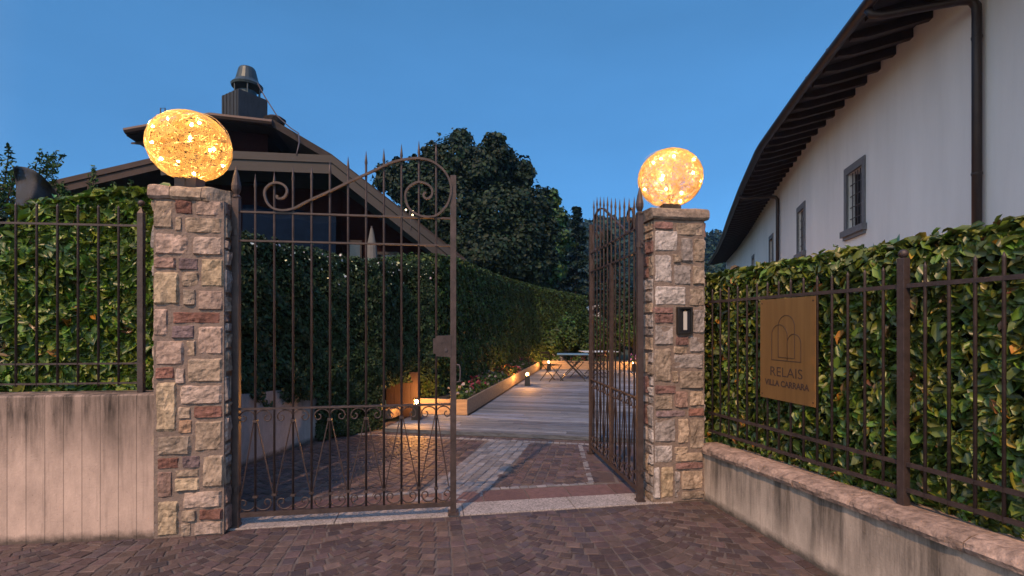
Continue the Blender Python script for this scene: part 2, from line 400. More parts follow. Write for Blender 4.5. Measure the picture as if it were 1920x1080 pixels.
course(q0, q1, .085, .06, True)
course(q1+th_n*.02, q1+np.array([.12,1.9]), .085, .065, True)
for i in range(4): course(q1+th_n*.02+np.array([.14+i*.26,0]), q1+np.array([.26+i*.26,1.9]), .38, .25, False)
bd0 = np.array([-.62,4.55]); bd1 = np.array([.05,7.2]); bdd = (bd1-bd0)/np.linalg.norm(bd1-bd0); bdn = np.array([-bdd[1],bdd[0]])
for i in range(6): course(bd0+bdn*(-.25+i*.1)+bdd*(-.05 if i < 2 else -.22), bd1+bdn*(-.25+i*.1), .13, .1, True)
# large porphyry slabs behind the threshold
s_ = .3
while s_ < 4.1:
    L = random.uniform(.36,.46)
    a, b = THF+th_dir*(s_+.008)+th_n*.305, THF+th_dir*(s_+L-.008)+th_n*.305
    a2, b2 = a+th_n*.29, b+th_n*.29; k = random.uniform(.8,1.15)
    bk.hexa([(*a,-.02),(*b,-.02),(*b2,-.02),(*a2,-.02)], [(*a,.001),(*b,.001),(*b2,.001),(*a2,.001)], (.125*k,.07*k,.066*k)); s_ += L
tag(bk.build('courtyard_paving', M['paving']), kind='structure')
th = MB(); s_ = 0
for L in (1.02,1.05,.98,.92):
    a, b = THF+th_dir*(s_+.003), THF+th_dir*(s_+L-.003); a2, b2 = a+th_n*.29, b+th_n*.29
    th.hexa([(*a,-.02),(*b,-.02),(*b2,-.02),(*a2,-.02)], [(*a,.006),(*b,.006),(*b2,.006),(*a2,.006)]); s_ += L
tag(th.build('threshold', M['granite'], bevel=.003), kind='structure')

# ------------------------------------------------------------------ deck
dk = MB(); pw = .142; b_ = 0
i = 0
while b_ < 11.2:
    a0 = -.15 if b_ < 1.25 else .83; a1 = 8.5
    a = a0; 
    cut = a0+random.uniform(.8,3.2)
    while a < a1:
        c = min(cut, a1); k = random.uniform(.55,1.4); t = random.uniform(-.1,.1)
        col = (.115*k*(1+t*.5), .138*k, .185*k*(1-t))
        z = .055+random.uniform(-.0015,.0015)
        dk.hexa([DK(a+.002,b_,0),DK(c-.002,b_,0),DK(c-.002,b_+pw-.012,0),DK(a+.002,b_+pw-.012,0)],
                [DK(a+.002,b_,z),DK(c-.002,b_,z),DK(c-.002,b_+pw-.012,z),DK(a+.002,b_+pw-.012,z)], col)
        a = c; cut = c+random.uniform(2.2,3.6)
    b_ += pw
DKO = dk.build('deck', M['deck']); tag(DKO, kind='structure')
sb = MB(); sb.hexa([DK(-.1,.05,-.02),DK(8.4,.05,-.02),DK(8.4,11,-.02),DK(-.1,11,-.02)],[DK(-.1,.05,.03),DK(8.4,.05,.03),DK(8.4,11,.03),DK(-.1,11,.03)])
tag(sb.build('deck_underside', M['black']), kind='structure')

# ------------------------------------------------------------------ stone pillars
TAN=(.33,.25,.19); PNK=(.33,.24,.20); LIT=(.42,.32,.27); YEL=(.36,.275,.19); RED=(.20,.10,.08); PUR=(.18,.13,.135); BRN=(.23,.15,.125); ORG=(.33,.21,.14)
GR=(.27,.235,.225); GRL=(.36,.32,.31); GT=(.28,.22,.175); RP=(.19,.11,.10)
LP = [(280,320,372,432,TAN),(323,358,375,402,RED),(360,419,375,403,PNK),(324,334,406,434,TAN),(338,419,406,437,TAN),(281,352,437,480,PNK),(355,419,441,478,LIT),
(281,325,483,504,BRN),(328,370,484,506,PUR),(372,419,482,540,YEL),(281,332,508,574,YEL),(335,369,510,538,TAN),(338,363,541,573,GT),(366,419,543,582,PNK),
(282,309,577,632,PNK),(312,419,585,607,RED),(314,362,610,634,PUR),(365,419,610,668,PNK),(283,342,636,686,PNK),(345,362,638,669,TAN),(283,322,689,709,RED),
(345,419,671,719,TAN),(325,342,689,719,LIT),(285,326,712,813,YEL),(329,419,722,759,LIT),(357,419,762,784,RED),(329,354,762,785,TAN),(330,356,788,812,ORG),
(359,419,787,850,TAN),(285,356,816,853,GT),(287,332,857,877,RED),(335,372,855,878,PUR),(375,419,853,918,TAN),(288,318,880,933,BRN),(321,372,881,893,TAN),
(321,372,896,920,YEL),(334,419,922,954,LIT),(288,331,936,1010,YEL),(334,364,957,977,TAN),(367,419,957,977,RED),(334,354,980,1010,GT),(357,419,980,1010,LIT)]
RP_ = [(1226,1262,417,430,RP),(1264,1321,417,441,GT),(1226,1272,432,473,GRL),(1275,1298,444,493,GR),(1300,1321,444,493,GT),(1226,1260,476,533,GRL),(1262,1273,476,493,GT),
(1262,1296,496,535,GR),(1298,1321,496,535,GT),(1226,1289,536,574,GRL),(1291,1321,538,575,GT),(1226,1264,576,587,RP),(1226,1264,589,606,RP),(1297,1321,578,627,GR),
(1226,1264,608,648,GR),(1266,1290,630,647,RP),(1292,1321,630,661,GR),(1262,1289,650,662,TAN),(1226,1258,650,720,GT),(1260,1321,664,692,GR),(1260,1270,695,719,TAN),
(1272,1321,695,730,GT),(1226,1269,722,738,RP),(1226,1262,740,768,GT),(1264,1290,733,765,BRN),(1292,1321,733,763,TAN),(1226,1288,770,780,PUR),(1290,1321,766,781,RED),
(1226,1268,783,830,GR),(1270,1290,783,835,TAN),(1292,1321,784,846,GT),(1226,1262,833,868,GRL),(1264,1290,838,851,TAN),(1264,1321,849,866,TAN),(1264,1321,869,879,RP),
(1226,1236,871,936,GRL),(1238,1262,871,936,YEL),(1264,1274,882,936,GR),(1276,1321,882,920,TAN),(1276,1321,923,936,GT)]
def stone(mb, o, ux, un, x0, x1, z0, z1, col, proud, g_=9):
    """rough-faced block: o origin, ux along the face, un outward"""
    n = g_; vs = []; fs = []; seed = random.uniform(0,99); k = random.uniform(.85,1.15)
    cj = [random.uniform(-.007,.007) for _ in range(8)]
    zj0, zj1 = z0, z1
    for j in range(n+1):
        for i in range(n+1):
            fu, fv = i/n, j/n
            px_ = x0+(x1-x0)*fu+(cj[0]*(1-fu)+cj[1]*fu)*(1-abs(2*fv-1))*.8
            pz_ = z0+(z1-z0)*fv+(cj[2]*(1-fv)+cj[3]*fv)*(1-abs(2*fu-1))*.8
            e = min(fu,1-fu)*(x1-x0), min(fv,1-fv)*(z1-z0); ee = min(e)
            r = min(1, ee/.007); r = math.sqrt(max(r,0))
            if ee == 0: px_ += (.5-fu)*.004; 
            nz = noise.noise(Vector((px_*14+seed, pz_*14, seed)))*.014+noise.noise(Vector((px_*40, pz_*40+seed, seed)))*.008
            if ee == 0 and not (fu in (0,1) and (x0 < .004 or x1 > .47)):
                px_ += noise.noise(Vector((px_*22+seed, pz_*22, 3)))*.011; pz_ += noise.noise(Vector((px_*22, pz_*22+seed, 8)))*.011
            # rounded corners
            if i in (0,n) and j in (0,n):
                px_ += (.5-fu)*.009; pz_ += (.5-fv)*.009
            d = proud*r+nz*(.3+r*.7)+tilt(seed, fu, fv)*r
            if ee == 0: d = -.02
            p = o[0]+ux[0]*px_+un[0]*d, o[1]+ux[1]*px_+un[1]*d
            vs.append((p[0], p[1], pz_))
    for j in range(n):
        for i in range(n): fs.append((j*(n+1)+i, j*(n+1)+i+1, (j+1)*(n+1)+i+1, (j+1)*(n+1)+i))
    mb.add(vs, fs, tuple(c*k for c in col))
def tilt(seed, u, v): return (math.sin(seed)*(u-.5)+math.cos(seed*1.7)*(v-.5))*.012
def random_courses(width, h, cols, zst=0):
    out = []; z = zst
    while z < h-.03:
        ch = min(random.choice([.07,.10,.14,.19,.22]), h-z)
        if h-(z+ch) < .05: ch = h-z
        x = 0
        while x < width-.02:
            cw = random.uniform(.09,.26)
            if width-(x+cw) < .08: cw = width-x
            if ch > .16 and random.random() < .4:
                out.append((x, x+cw, z, z+ch*.5, random.choice(cols))); out.append((x, x+cw, z+ch*.5, z+ch, random.choice(cols)))
            else: out.append((x, x+cw, z, z+ch, random.choice(cols)))
            x += cw
        z += ch
    return out
def pillar(o, width, depth, stones, px0, px1, cols, label, capz, name='stone_pillar'):
    o = np.array(o); root = empty(name, (*(o+U*width/2+NN*depth/2), 0), 0, label, 'pillar', 'stone pillars holding the gate')
    off = np.array([*(o+U*width/2+NN*depth/2)]); o = o-off
    top = capz-.105
    c = MB(); i = .001
    q = [o+U*i+NN*i, o+U*(width-i)+NN*i, o+U*(width-i)+NN*(depth-i), o+U*i+NN*(depth-i)]
    c.prism([tuple(p) for p in q], 0, top); c.build('mortar_core', M['mortar'], root)
    s = MB(); yc = o[1]+off[1]
    for (a, b, t, d, col) in stones:
        x0 = (a-px0)/(px1-px0)*width; x1 = (b-px0)/(px1-px0)*width
        Ya = (o+off+U*x0)[1]
        yb = PZ(d, yc+.04); yt = PZ(t, yc+.04)
        stone(s, o, U, -NN, max(x0-.004,-.004), min(x1+.004,width+.004), max(yb-.004,.0), min(yt+.004,top), col, .008+random.uniform(0,.010))
    for (oo, ux, un, wd) in ((o+U*width, NN, U, depth), (o+NN*depth, -NN, -U, depth), (o+U*width+NN*depth, -U, NN, width)):
        for (x0,x1,z0,z1,col) in random_courses(wd, top, cols):
            stone(s, oo, ux, un, x0+.003, x1-.003, z0+.003, z1-.003, col, .008+random.uniform(0,.010))
    s.build('stones', M['stone'], root)
    return root, off
lp, _ = pillar((-2.70,3.735), .49, .27, LP, 281, 419, [TAN,PNK,GT,BRN,GR,LIT], 'left rubble stone pillar, nearer, with yellow and brick red stones, beside the tall grey concrete wall', 2.67)
rp, _ = pillar((1.285,4.49), .498, .34, RP_, 1226, 1321, [GR,GRL,GT,RP,TAN], 'right rubble stone pillar of greyer stones with the small black intercom set into it', 2.68)
def cap(root, base, width, depth, z0, z1, ch, nst, cols):
    # cap slab of rough stones with overhang, one corner chamfered
    off = np.array(root.location[:2]); b = np.array(base)-off; ov = .03
    s = MB()
    def wob(p, z, k=.012):
        v = Vector((p[0]*9, p[1]*9, z*9)); return (p[0]+noise.noise(v)*k, p[1]+noise.noise(v+Vector((5,5,5)))*k, z+noise.noise(v+Vector((9,1,3)))*k)
    cuts = [0]+sorted(random.uniform(.3,.7)*0+(i+1)/nst+random.uniform(-.06,.06) for i in range(nst-1))+[1]
    tot = width+2*ov
    for i in range(nst):
        x0 = -ov+tot*cuts[i]+(.003 if i else 0); x1 = -ov+tot*cuts[i+1]-(.003 if i < nst-1 else 0)
        nseg = 5; dz = .005*math.sin(i*5)
        kk = random.uniform(.9,1.1); col = tuple(c*kk for c in cols[i%len(cols)])
        rows = []
        for (yy, zz) in ((-ov+.012,z0),(-ov-.004,z0+.02),(-ov,z0+(z1-z0)*.6),(-ov+.01,z1-.012),(-ov+.03,z1),(depth*.5,z1+.004),(depth+ov-.03,z1),(depth+ov,z1-.02),(depth+ov,z0)):
            row = []
            for k in range(nseg+1):
                xx = x0+(x1-x0)*k/nseg
                y2 = yy
                if ch and xx > tot-ov-ch: y2 = max(yy, -ov+(xx-(tot-ov-ch)))
                p = b+U*xx+NN*y2; row.append(wob(p, zz+dz))
            rows.append(row)
        vs = [p for r in rows for p in r]; m = nseg+1; fs = []
        for r in range(len(rows)-1):
            for k in range(nseg): fs.append((r*m+k, r*m+k+1, (r+1)*m+k+1, (r+1)*m+k))
        fs.append(tuple(r*m for r in range(len(rows)))[::-1][::-1]); fs.append(tuple(r*m+nseg for r in range(len(rows)))[::-1])
        fs.append(tuple([k for k in range(m)][::-1]+[(len(rows)-1)*m+k for k in range(m)]))
        s.add(vs, fs, col)
    s.build('cap_stones', M['stone'], root)
cap(lp, (-2.70,3.735), .47, .27, 2.565, 2.67, .13, 3, [PNK,TAN,TAN])
cap(rp, (1.285,4.49), .498, .34, 2.575, 2.68, 0, 1, [(.23,.18,.15)])

# intercom in the right pillar
ic = empty('intercom', (0,0,0), 0, 'small black framed intercom panel set into the right stone pillar', 'intercom')
def rp_pt(px, z, proud):
    r = (px-960)/930; o = np.array((1.285,4.49)); wv = (r*o[1]-o[0])/(U[0]-r*U[1]); p = o+U*wv-NN*proud; return p, wv
pc, wv = rp_pt(1281.5, 0, 0); Yi = pc[1]; zc0, zc1 = PZ(626,Yi), PZ(576,Yi)
ic.location = (*pc, zc0)
def ibox(mb, x0, x1, z0, z1, d0, d1):
    q = [U*x0-NN*d0, U*x1-NN*d0, U*x1-NN*d1, U*x0-NN*d1]
    mb.prism([tuple(p) for p in q], z0, z1)
hi = zc1-zc0
m_ = MB(); 
ibox(m_, -.072,-.055,0,hi,-.02,.04); ibox(m_, .055,.072,0,hi,-.02,.04); ibox(m_, -.055,.055,0,.016,-.02,.04); ibox(m_, -.055,.055,hi-.016,hi,-.02,.04)
m_.build('frame', M['black'], ic, bevel=.002)
m_ = MB(); ibox(m_, -.054,.054,.017,hi-.017,-.02,.018); m_.build('panel', M['glass'], ic)
m_ = MB(); ibox(m_, -.012,.024,.035,hi-.04,.0185,.024); m_.build('strip', M['screen'], ic, bevel=.002)
m_ = MB(); ibox(m_, .0,.012,hi-.035,hi-.026,.0185,.024); m_.build('button', M['brass'], ic)

# ------------------------------------------------------------------ globe lamps
def globe(loc, r, label, seed, basez):
    rnd = random.Random(seed); root = empty('globe_lamp', loc, 0, label, 'lamp', 'golden wire globe lamps on the pillars')
    wv = MB()
    sq = (1.06,1.04,.97)
    for i in range(330):
        c = Vector((rnd.gauss(0,1),rnd.gauss(0,1),rnd.gauss(0,1))).normalized()
        ca = rnd.choice([rnd.uniform(0,.5), rnd.uniform(.5,.97)]); x = c.orthogonal().normalized(); y = c.cross(x)
        a0 = rnd.uniform(0,6.28); span = rnd.uniform(2.0,6.0); n = int(8+span*3*math.sqrt(1-ca*ca)+4)
        rr = r*rnd.uniform(.93,1.0); drift = rnd.uniform(-.25,.25); pts = []
        for k in range(n):
            a = a0+span*k/(n-1); cb = max(-.98,min(.98, ca+drift*(k/n-.5)+.05*math.sin(a*5+i))); sb_ = math.sqrt(1-cb*cb)
            p = (c*cb+x*math.cos(a)*sb_+y*math.sin(a)*sb_)*rr; pts.append((p.x*sq[0], p.y*sq[1], p.z*sq[2]))
        kb = rnd.choice([.02,.05,.3,.8,1.3,2.2]); wv.tube(pts, .0013 if kb > .2 else .0019, 3, caps=False, col=(kb,kb*rnd.uniform(.40,.56),kb*rnd.uniform(.05,.14)))
    for i in range(3):  # a few loose strands outside the ball
        a0 = rnd.uniform(0,6); pts = [(math.cos(a0+k*.12)*r*1.05*sq[0], -.1*r+.2*r*math.sin(k*.2), math.sin(a0+k*.12)*r*1.02) for k in range(12)]
        wv.tube(pts, .0013, 3, caps=False)
    wv.build('wire_shade', M['wire'], root)
    bl = [(-.1,-.85,.55),(-.62,-.5,.35),(.55,-.55,.45),(-.45,-.75,-.15),(.45,-.75,-.05),(.82,-.35,-.2),(-.35,-.7,-.6),(.2,-.2,-.7),(0,.8,.2),(.5,.6,-.3),(-.6,.5,-.2),(-.2,.4,.8)]
    cb = MB()
    for b in bl:
        v = Vector(b).normalized()*r*.90
        m1 = MB(); m1.ball((0,0,0), .010, 8, 6); bo = m1.build('bulb', M['bulb'], root, smooth=True); bo.location = (v.x*sq[0]+rnd.uniform(-.01,.01), v.y, v.z)
        cb.tube([(0,0,-r*.93),(v.x*.3,v.y*.3,v.z*.3-.1),(v.x,v.y,v.z)], .0015, 4)
    cb.build('cord', M['copper'], root)
    h = MB(); h.box(-.085,.085,-.06,.06,basez-loc[2],-r*.9); h.box(-.012,.004,-.065,-.06,basez-loc[2],-r*.9)
    h.build('holder', M['copper'], root, bevel=.003)
    pl = bpy.data.lights.new('globe_light','POINT'); pl.energy = .55*LAMP; pl.color = (1,.60,.22); pl.shadow_soft_size = .1
    po = bpy.data.objects.new('globe_light', pl); COL.objects.link(po); po.parent = root
globe((-2.565,3.95,3.03), .283, 'larger nearer golden wire globe lamp glowing on the left stone pillar', 3, 2.672)
globe((1.505,4.72,3.01), .283, 'smaller farther golden wire globe lamp glowing on the right stone pillar', 11, 2.682)

# ------------------------------------------------------------------ boundary walls
M['concL'] = concrete('board_marked_concrete', dict(w=.125, ztop=1.09, dark=.85), (.50,.37,.31))
M['concR'] = concrete('stained_concrete', dict(w=0, ztop=.45, dark=.75), (.56,.46,.39))
LWD = np.array([-1,-.118])/math.hypot(1,.118); LWN = np.array([-LWD[1]*-1, 0])
lw = empty('concrete_wall', (-2.70,3.745,0), math.atan2(.118,1), 'tall board marked grey concrete wall under the left iron fence', 'wall')
m_ = MB()
z_ = 1.09; n = 26
vs = []; 
for i in range(n+1):
    x = -6+6*i/n; vs += [(x,0,-.02),(x,0,z_-.012),(x,.012,z_+.002*math.sin(i*2)),(x,.25,z_),(x,.25,-.02)]
fs = []
for i in range(n):
    for k in range(4): fs.append((i*5+k, (i+1)*5+k, (i+1)*5+k+1, i*5+k+1))
fs += [tuple(range(5)), tuple(n*5+k for k in range(5))[::-1]]
m_.add(vs, fs); m_.build('wall_body', M['concL'], lw)
rw = empty('low_wall', (*W0, 0), math.atan2(DT[1], DT[0]), 'low pinkish concrete wall with rough stone coping along the right side of the paving', 'wall')
# local x = t (towards camera); local y = -m
m_ = MB()
def zc(t): return .432+.034*t
m_.hexa([(-.1,0,-.02),(4.4,0,-.02),(4.4,.24,-.02),(-.1,.24,-.02)], [(-.1,0,zc(-.1)),(4.4,0,zc(4.4)),(4.4,.24,zc(4.4)),(-.1,.24,zc(-.1))])
# small gate-side bulk under slightly proud coping
m_.build('wall_body', M['concR'], rw)
t = -.06
while t < 4.3:
    L = random.uniform(.42,.72); s = MB(); nseg = max(4, int(L/.06)); prof = [(-.3,.0),(-.3,.075),(-.27,.085),(-.06,.088),(.0,.078),(.035,.055),(.04,.03),(.03,.004),(-.0,0)]
    rows = []; seed = random.uniform(0,50)
    for k in range(nseg+1):
        tt = t+.003+(L-.006)*k/nseg; row = []
        for (y, zz) in prof:
            e = noise.noise(Vector((tt*7+seed, y*7, zz*30)))*.014+noise.noise(Vector((tt*24, y*20+seed, zz*40)))*.006 if y > -.05 else noise.noise(Vector((tt*6, y*9, seed)))*.005
            if k in (0,nseg) and y > -.02: e -= .008
            row.append((tt, -(y+e), zc(tt)+zz+e*.5+.001))
        rows.append(row)
    vs = [p for r in rows for p in r]; m2 = len(prof)
    fs = [(r*m2+k, (r+1)*m2+k, (r+1)*m2+(k+1)%m2, r*m2+(k+1)%m2)[::-1] for r in range(nseg) for k in range(m2)]
    fs += [tuple(range(m2)), tuple(nseg*m2+k for k in range(m2))[::-1]]
    s.add(vs, fs, (lambda k: (.33*k,.235*k,.195*k))(random.uniform(.85,1.12))); s.build('coping_stone', M['stone'], rw); t += L

# ------------------------------------------------------------------ iron fences
def spear(mb, x, y, z0, z1, r=.0095, tip=.05):
    mb.tube([(x,y,z0),(x,y,z1-tip),(x,y,z1-tip*.8),(x,y,z1)], [r,r,r*1.15,.001], 8)
# left fence, local x along the wall
lf = empty('iron_fence', (-2.70-.115*.118,3.745+.115,1.09), math.atan2(.118,1), 'short dark iron fence standing on the tall left concrete wall', 'fence')
def lf_x(px):
    r = (px-960)/930; o = np.array([lf.location[0], lf.location[1]]); d = np.array([1,.118])/math.hypot(1,.118)
    return (r*o[1]-o[0])/(d[0]-r*d[1]), o, d
def lz(py, px):
    x, o, d = lf_x(px); return PZ(py, (o+d*x)[1])-1.09
pxs = [222.5,184.5,147,108.5,69,30]; X6 = [lf_x(p)[0] for p in pxs]; sp = (X6[0]-X6[-1])/5
xp = lf_x(265)[0]
for zz, th_ in ((lz(421,150),.016),(lz(682,150),.014),(lz(719,150),.014)):
    m_ = MB(); m_.bar((xp,0,zz),(-5.8,0,zz), th_, th_); m_.build('rail', M['iron'], lf)
for i in range(20):
    x = X6[0]-i*sp; m_ = MB(); spear(m_, x, 0, lz(719,150)-.02, lz(383,150), .0085, .025); m_.build('baluster', M['iron'], lf, smooth=True)
m_ = MB(); m_.box(xp-.02,xp+.02,-.02,.02,0,lz(400,265)); m_.add([(xp-.02,-.02,lz(400,265)),(xp+.02,-.02,lz(400,265)),(xp+.02,.02,lz(400,265)),(xp-.02,.02,lz(400,265)),(xp,0,lz(388,265))],[(0,1,4),(1,2,4),(2,3,4),(3,0,4)])
po = m_.build('post', M['iron'], lf)
m_ = MB(); m_.ball((xp,0,lz(381,265)), .024, 12, 8); m_.build('ball_finial', M['iron'], po, smooth=True)
m_ = MB(); m_.box(-5.84,-5.80,-.02,.02,0,.95); m_.build('post', M['iron'], lf)
# right fence
rf = empty('iron_fence', RW(0,.12,0), math.atan2(DT[1],DT[0]), 'long dark iron fence on the low right wall, in front of the laurel hedge', 'fence')
def frz(t, k): return {'top':1.83, 'mid':.785+.018*t, 'bot':.618+.03*t}[k]
for k in ('top','mid','bot'):
    m_ = MB(); m_.bar((-.12,0,frz(-.12,k)),(1.77,0,frz(1.77,k)), .016,.024); m_.build('rail', M['iron'], rf)
    m_ = MB(); m_.bar((1.77,0,frz(1.77,k)),(4.0,0,frz(4.0,k)), .016,.024); m_.build('rail', M['iron'], rf)
tp = 1.785
k = -15
while k < 20:
    t = tp+k*.1235
    if k and t > -.11 and t < 3.95:
        m_ = MB(); spear(m_, t, 0, frz(t,'bot')-.02, 1.955, .0085, .03); m_.build('baluster', M['iron'], rf, smooth=True)
    k += 1
for t in (tp, 4.0):
    m_ = MB(); m_.box(t-.022,t+.022,-.022,.022,zc(t)+.085,1.99); po = m_.build('post', M['iron'], rf, bevel=.002)
    m_ = MB(); m_.ball((t,0,2.015), .026, 12, 8); m_.build('ball_finial', M['iron'], po, smooth=True)

# ------------------------------------------------------------------ gate leaves
GL = 1.72
def leaf_sz(px, py):   # picture -> gate leaf plane of the left leaf
    o = np.array([-2.2,3.957]); d = np.array([.9889,.1486]); r = (px-960)/930
    s_ = (r*o[1]-o[0])/(d[0]-r*d[1]); return s_, PZ(py, (o+d*s_)[1])
S2 = [(222,722),(218,732),(226,739),(245,738),(262,725),(270,700),(258,675),(225,660),(190,665),(162,690),(157,720),(170,760),(195,785),(225,796),(260,798),(305,788),(350,765),(400,740),(490,700),(582,655),(671,615),(762,572),(800,556),(849,544),(900,537),(935,537),(980,545),(1017,563),(1060,600),(1088,650),(1095,700),(1080,760),(1050,800),(1017,825),(975,831),(930,822),(890,795),(870,760),(865,715),(880,685),(905,665),(935,656),(970,665),(995,685),(1000,712),(990,732),(970,740),(957,728),(960,712),(970,710)]
def catmull(p, k=4):
    out = []
    for i in range(len(p)-1):
        a, b, c, d = p[max(i-1,0)], p[i], p[i+1], p[min(i+2,len(p)-1)]
        for j in range(k):
            t = j/k; out.append(tuple(.5*((2*b[q])+(-a[q]+c[q])*t+(2*a[q]-5*b[q]+4*c[q]-d[q])*t*t+(-a[q]+3*b[q]-3*c[q]+d[q])*t**3) for q in range(2)))
    out.append(p[-1]); return out
SC = catmull([leaf_sz(440+x*.3704, 100+y*.3704) for x,y in S2])
TOPS = [2.824,2.85,2.892,2.91,2.962,3.0,3.052,3.08,3.126,3.16,3.159]
def gate(loc, rz, label, side, wicket):
    root = empty('gate_leaf', loc, rz, label, 'gate', 'two leaves of the wrought iron gate')
    I = M['iron']; step = GL/12
    m_ = MB(); m_.box(-.027,.027,-.027,.027,.02,2.62); m_.lathe([(.034,2.62),(.036,2.635),(.02,2.65),(.034,2.69),(.036,2.72),(.022,2.80),(.002,2.88)], (0,0,0), 12)
    hst = m_.build('hinge_stile', I, root, bevel=.002)
    for zz in (.28, 2.32):
        m_ = MB(); m_.tube([(0,0,zz),(0,0,zz+.05)], .036, 12); m_.bar((0,0,zz+.025),(-.10, .05*side*0,zz+.025), .02,.02); m_.tube([(-.06,0,zz-.01),(-.06,0,zz+.06)], .016, 8); m_.build('hinge', I, hst, smooth=False)
    m_ = MB(); m_.box(-.045,.03,-.04,.04,.0,.022); m_.build('hinge_foot', I, root)
    m_ = MB(); m_.box(GL-.025,GL+.025,-.02,.02,.03,2.878); fs_ = m_.build('free_stile', I, root, bevel=.002)
    m_ = MB(); m_.box(GL-.045,GL+.045,-.045,.045,.008,.03); m_.build('foot_plate', I, root)
    for zz, hh in ((2.515,.014),(2.285,.014),(.94,.016),(.095,.04)):
        m_ = MB(); m_.bar((.027,0,zz),(GL-.025,0,zz), .026, hh); m_.build('rail', I, root)
    for i in range(1,12):
        x = i*step; m_ = MB(); zt = TOPS[i-1]
        m_.tube([(x,0,.11),(x,0,zt-.13),(x,0,zt-.115),(x,0,zt-.10),(x,0,zt)], [.0092,.0092,.0085,.0125,.001], 8)
        br = m_.build('bar', I, root, smooth=True)
        if i % 2: m_ = MB(); m_.box(x-.017,x+.017,-.015,.015,.83,.85); m_.box(x-.017,x+.017,-.015,.015,.225,.245); m_.build('collar', I, br)
        else: m_ = MB(); m_.box(x-.017,x+.017,-.015,.015,.235,.255); m_.build('collar', I, br)
    m_ = MB(); n = len(SC); vs = []
    for i in range(n):
        a, b = SC[max(i-1,0)], SC[min(i+1,n-1)]; dx, dz = b[0]-a[0], b[1]-a[1]; L = math.hypot(dx,dz) or 1; px_, pz_ = -dz/L*.0085, dx/L*.0085
        s_, z = SC[i]
        for (q, y) in ((-1,-.034),(1,-.034),(1,-.010),(-1,-.010)): vs.append((s_+px_*q, y, z+pz_*q))
    m_.add(vs, [(i*4+k,(i+1)*4+k,(i+1)*4+(k+1)%4,i*4+(k+1)%4) for i in range(n-1) for k in range(4)]+[(3,2,1,0),tuple((n-1)*4+k for k in range(4))])
    m_.build('scrollwork', I, root)
    # small scrolls, one per bay above and below, fixed to the odd bars
    def hook(mb, x, z, sx, sz, w_):
        pts = [(x,0,z)]
        for k in range(9):
            a = math.pi-k/8*math.pi; pts.append((x+sx*(w_*.42+math.cos(a)*w_*.42), 0, z+sz*(.025+math.sin(a)*.055)))
        cx_, cz_ = x+sx*(w_*.62), z+sz*.022
        for k in range(1,9):
            a = k/8*math.pi*1.5; r_ = w_*.22*(1-k/14); pts.append((cx_+sx*math.cos(a)*r_, 0, cz_-sz*math.sin(a)*r_*1.1))
        mb.tube(pts, .006, 6)
    for i in range(1,12,2):
        for sx in (-1,1):
            x = i*step; m_ = MB(); hook(m_, x, .845, sx, 1, step); m_.build('scroll', I, root, smooth=True)
            m_ = MB(); hook(m_, x, .205, sx, -1, step); m_.build('scroll', I, root, smooth=True)
            x2 = (i+sx)*step; x2 = min(max(x2,.03),GL-.03)
            m_ = MB(); m_.tube([(x+sx*.012,0,.835),(x2-sx*.008,0,.245)], .0052, 6); m_.build('diagonal_bar', I, root)
    if wicket:
        m_ = MB(); m_.box(GL/2-.03,GL/2+.03,-.018,.018,.115,2.278); m_.build('wicket_stile', I, root, bevel=.002)
        for zz in (.45,1.35): 
            m_ = MB(); m_.tube([(GL-.035,-.03,zz),(GL-.035,-.03,zz+.08)], .012, 8); m_.build('bolt', I, root)
    else:
        a = leaf_sz(812,668); b = leaf_sz(845,630); m_ = MB()
        x0,z0,x1,z1 = a[0],a[1],GL-.02,b[1]; c_ = .018
        pl = [(x0,z0+c_*1.3),(x0+c_,z0+c_*1.3),(x0+c_*1.6,z0),(x1-c_,z0-.006),(x1,z0-.012),(x1,z1+.008),(x1-c_*1.2,z1+.006),(x0+c_*1.6,z1+.002),(x0+c_,z1-c_*1.1),(x0,z1-c_*1.1)]
        n = len(pl); vs = [(p,-.026,q) for p,q in pl]+[(p,.026,q) for p,q in pl]
        m_.add(vs, [tuple(range(n)), tuple(range(n,2*n))[::-1]]+[(i,n+i,n+(i+1)%n,(i+1)%n) for i in range(n)])
        lb = m_.build('lock_box', I, root)
        m_ = MB(); m_.tube([(x0+.105,-.026,z0+.055),(x0+.105,-.036,z0+.055)], .014, 12); m_.build('keyhole_cover', M['darkiron'], lb)
        m_ = MB(); zz = PZ(700,4.2); m_.tube([(GL+.02,-.01,zz+.075),(GL+.05,-.02,zz+.07),(GL+.058,-.02,zz+.04),(GL+.058,-.02,zz-.04),(GL+.05,-.02,zz-.07),(GL+.02,-.01,zz-.075)], .007, 8); m_.build('handle', M['darkiron'], root, smooth=True)
    return root
gate((-2.2,3.957,0), math.atan2(.1486,.9889), 'left leaf of the iron gate, standing closed, with the lock box', 1, False)
gate((1.168,4.537,0), math.atan2(.9948,-.1016), 'right leaf of the iron gate, swung open towards the courtyard', 1, True)

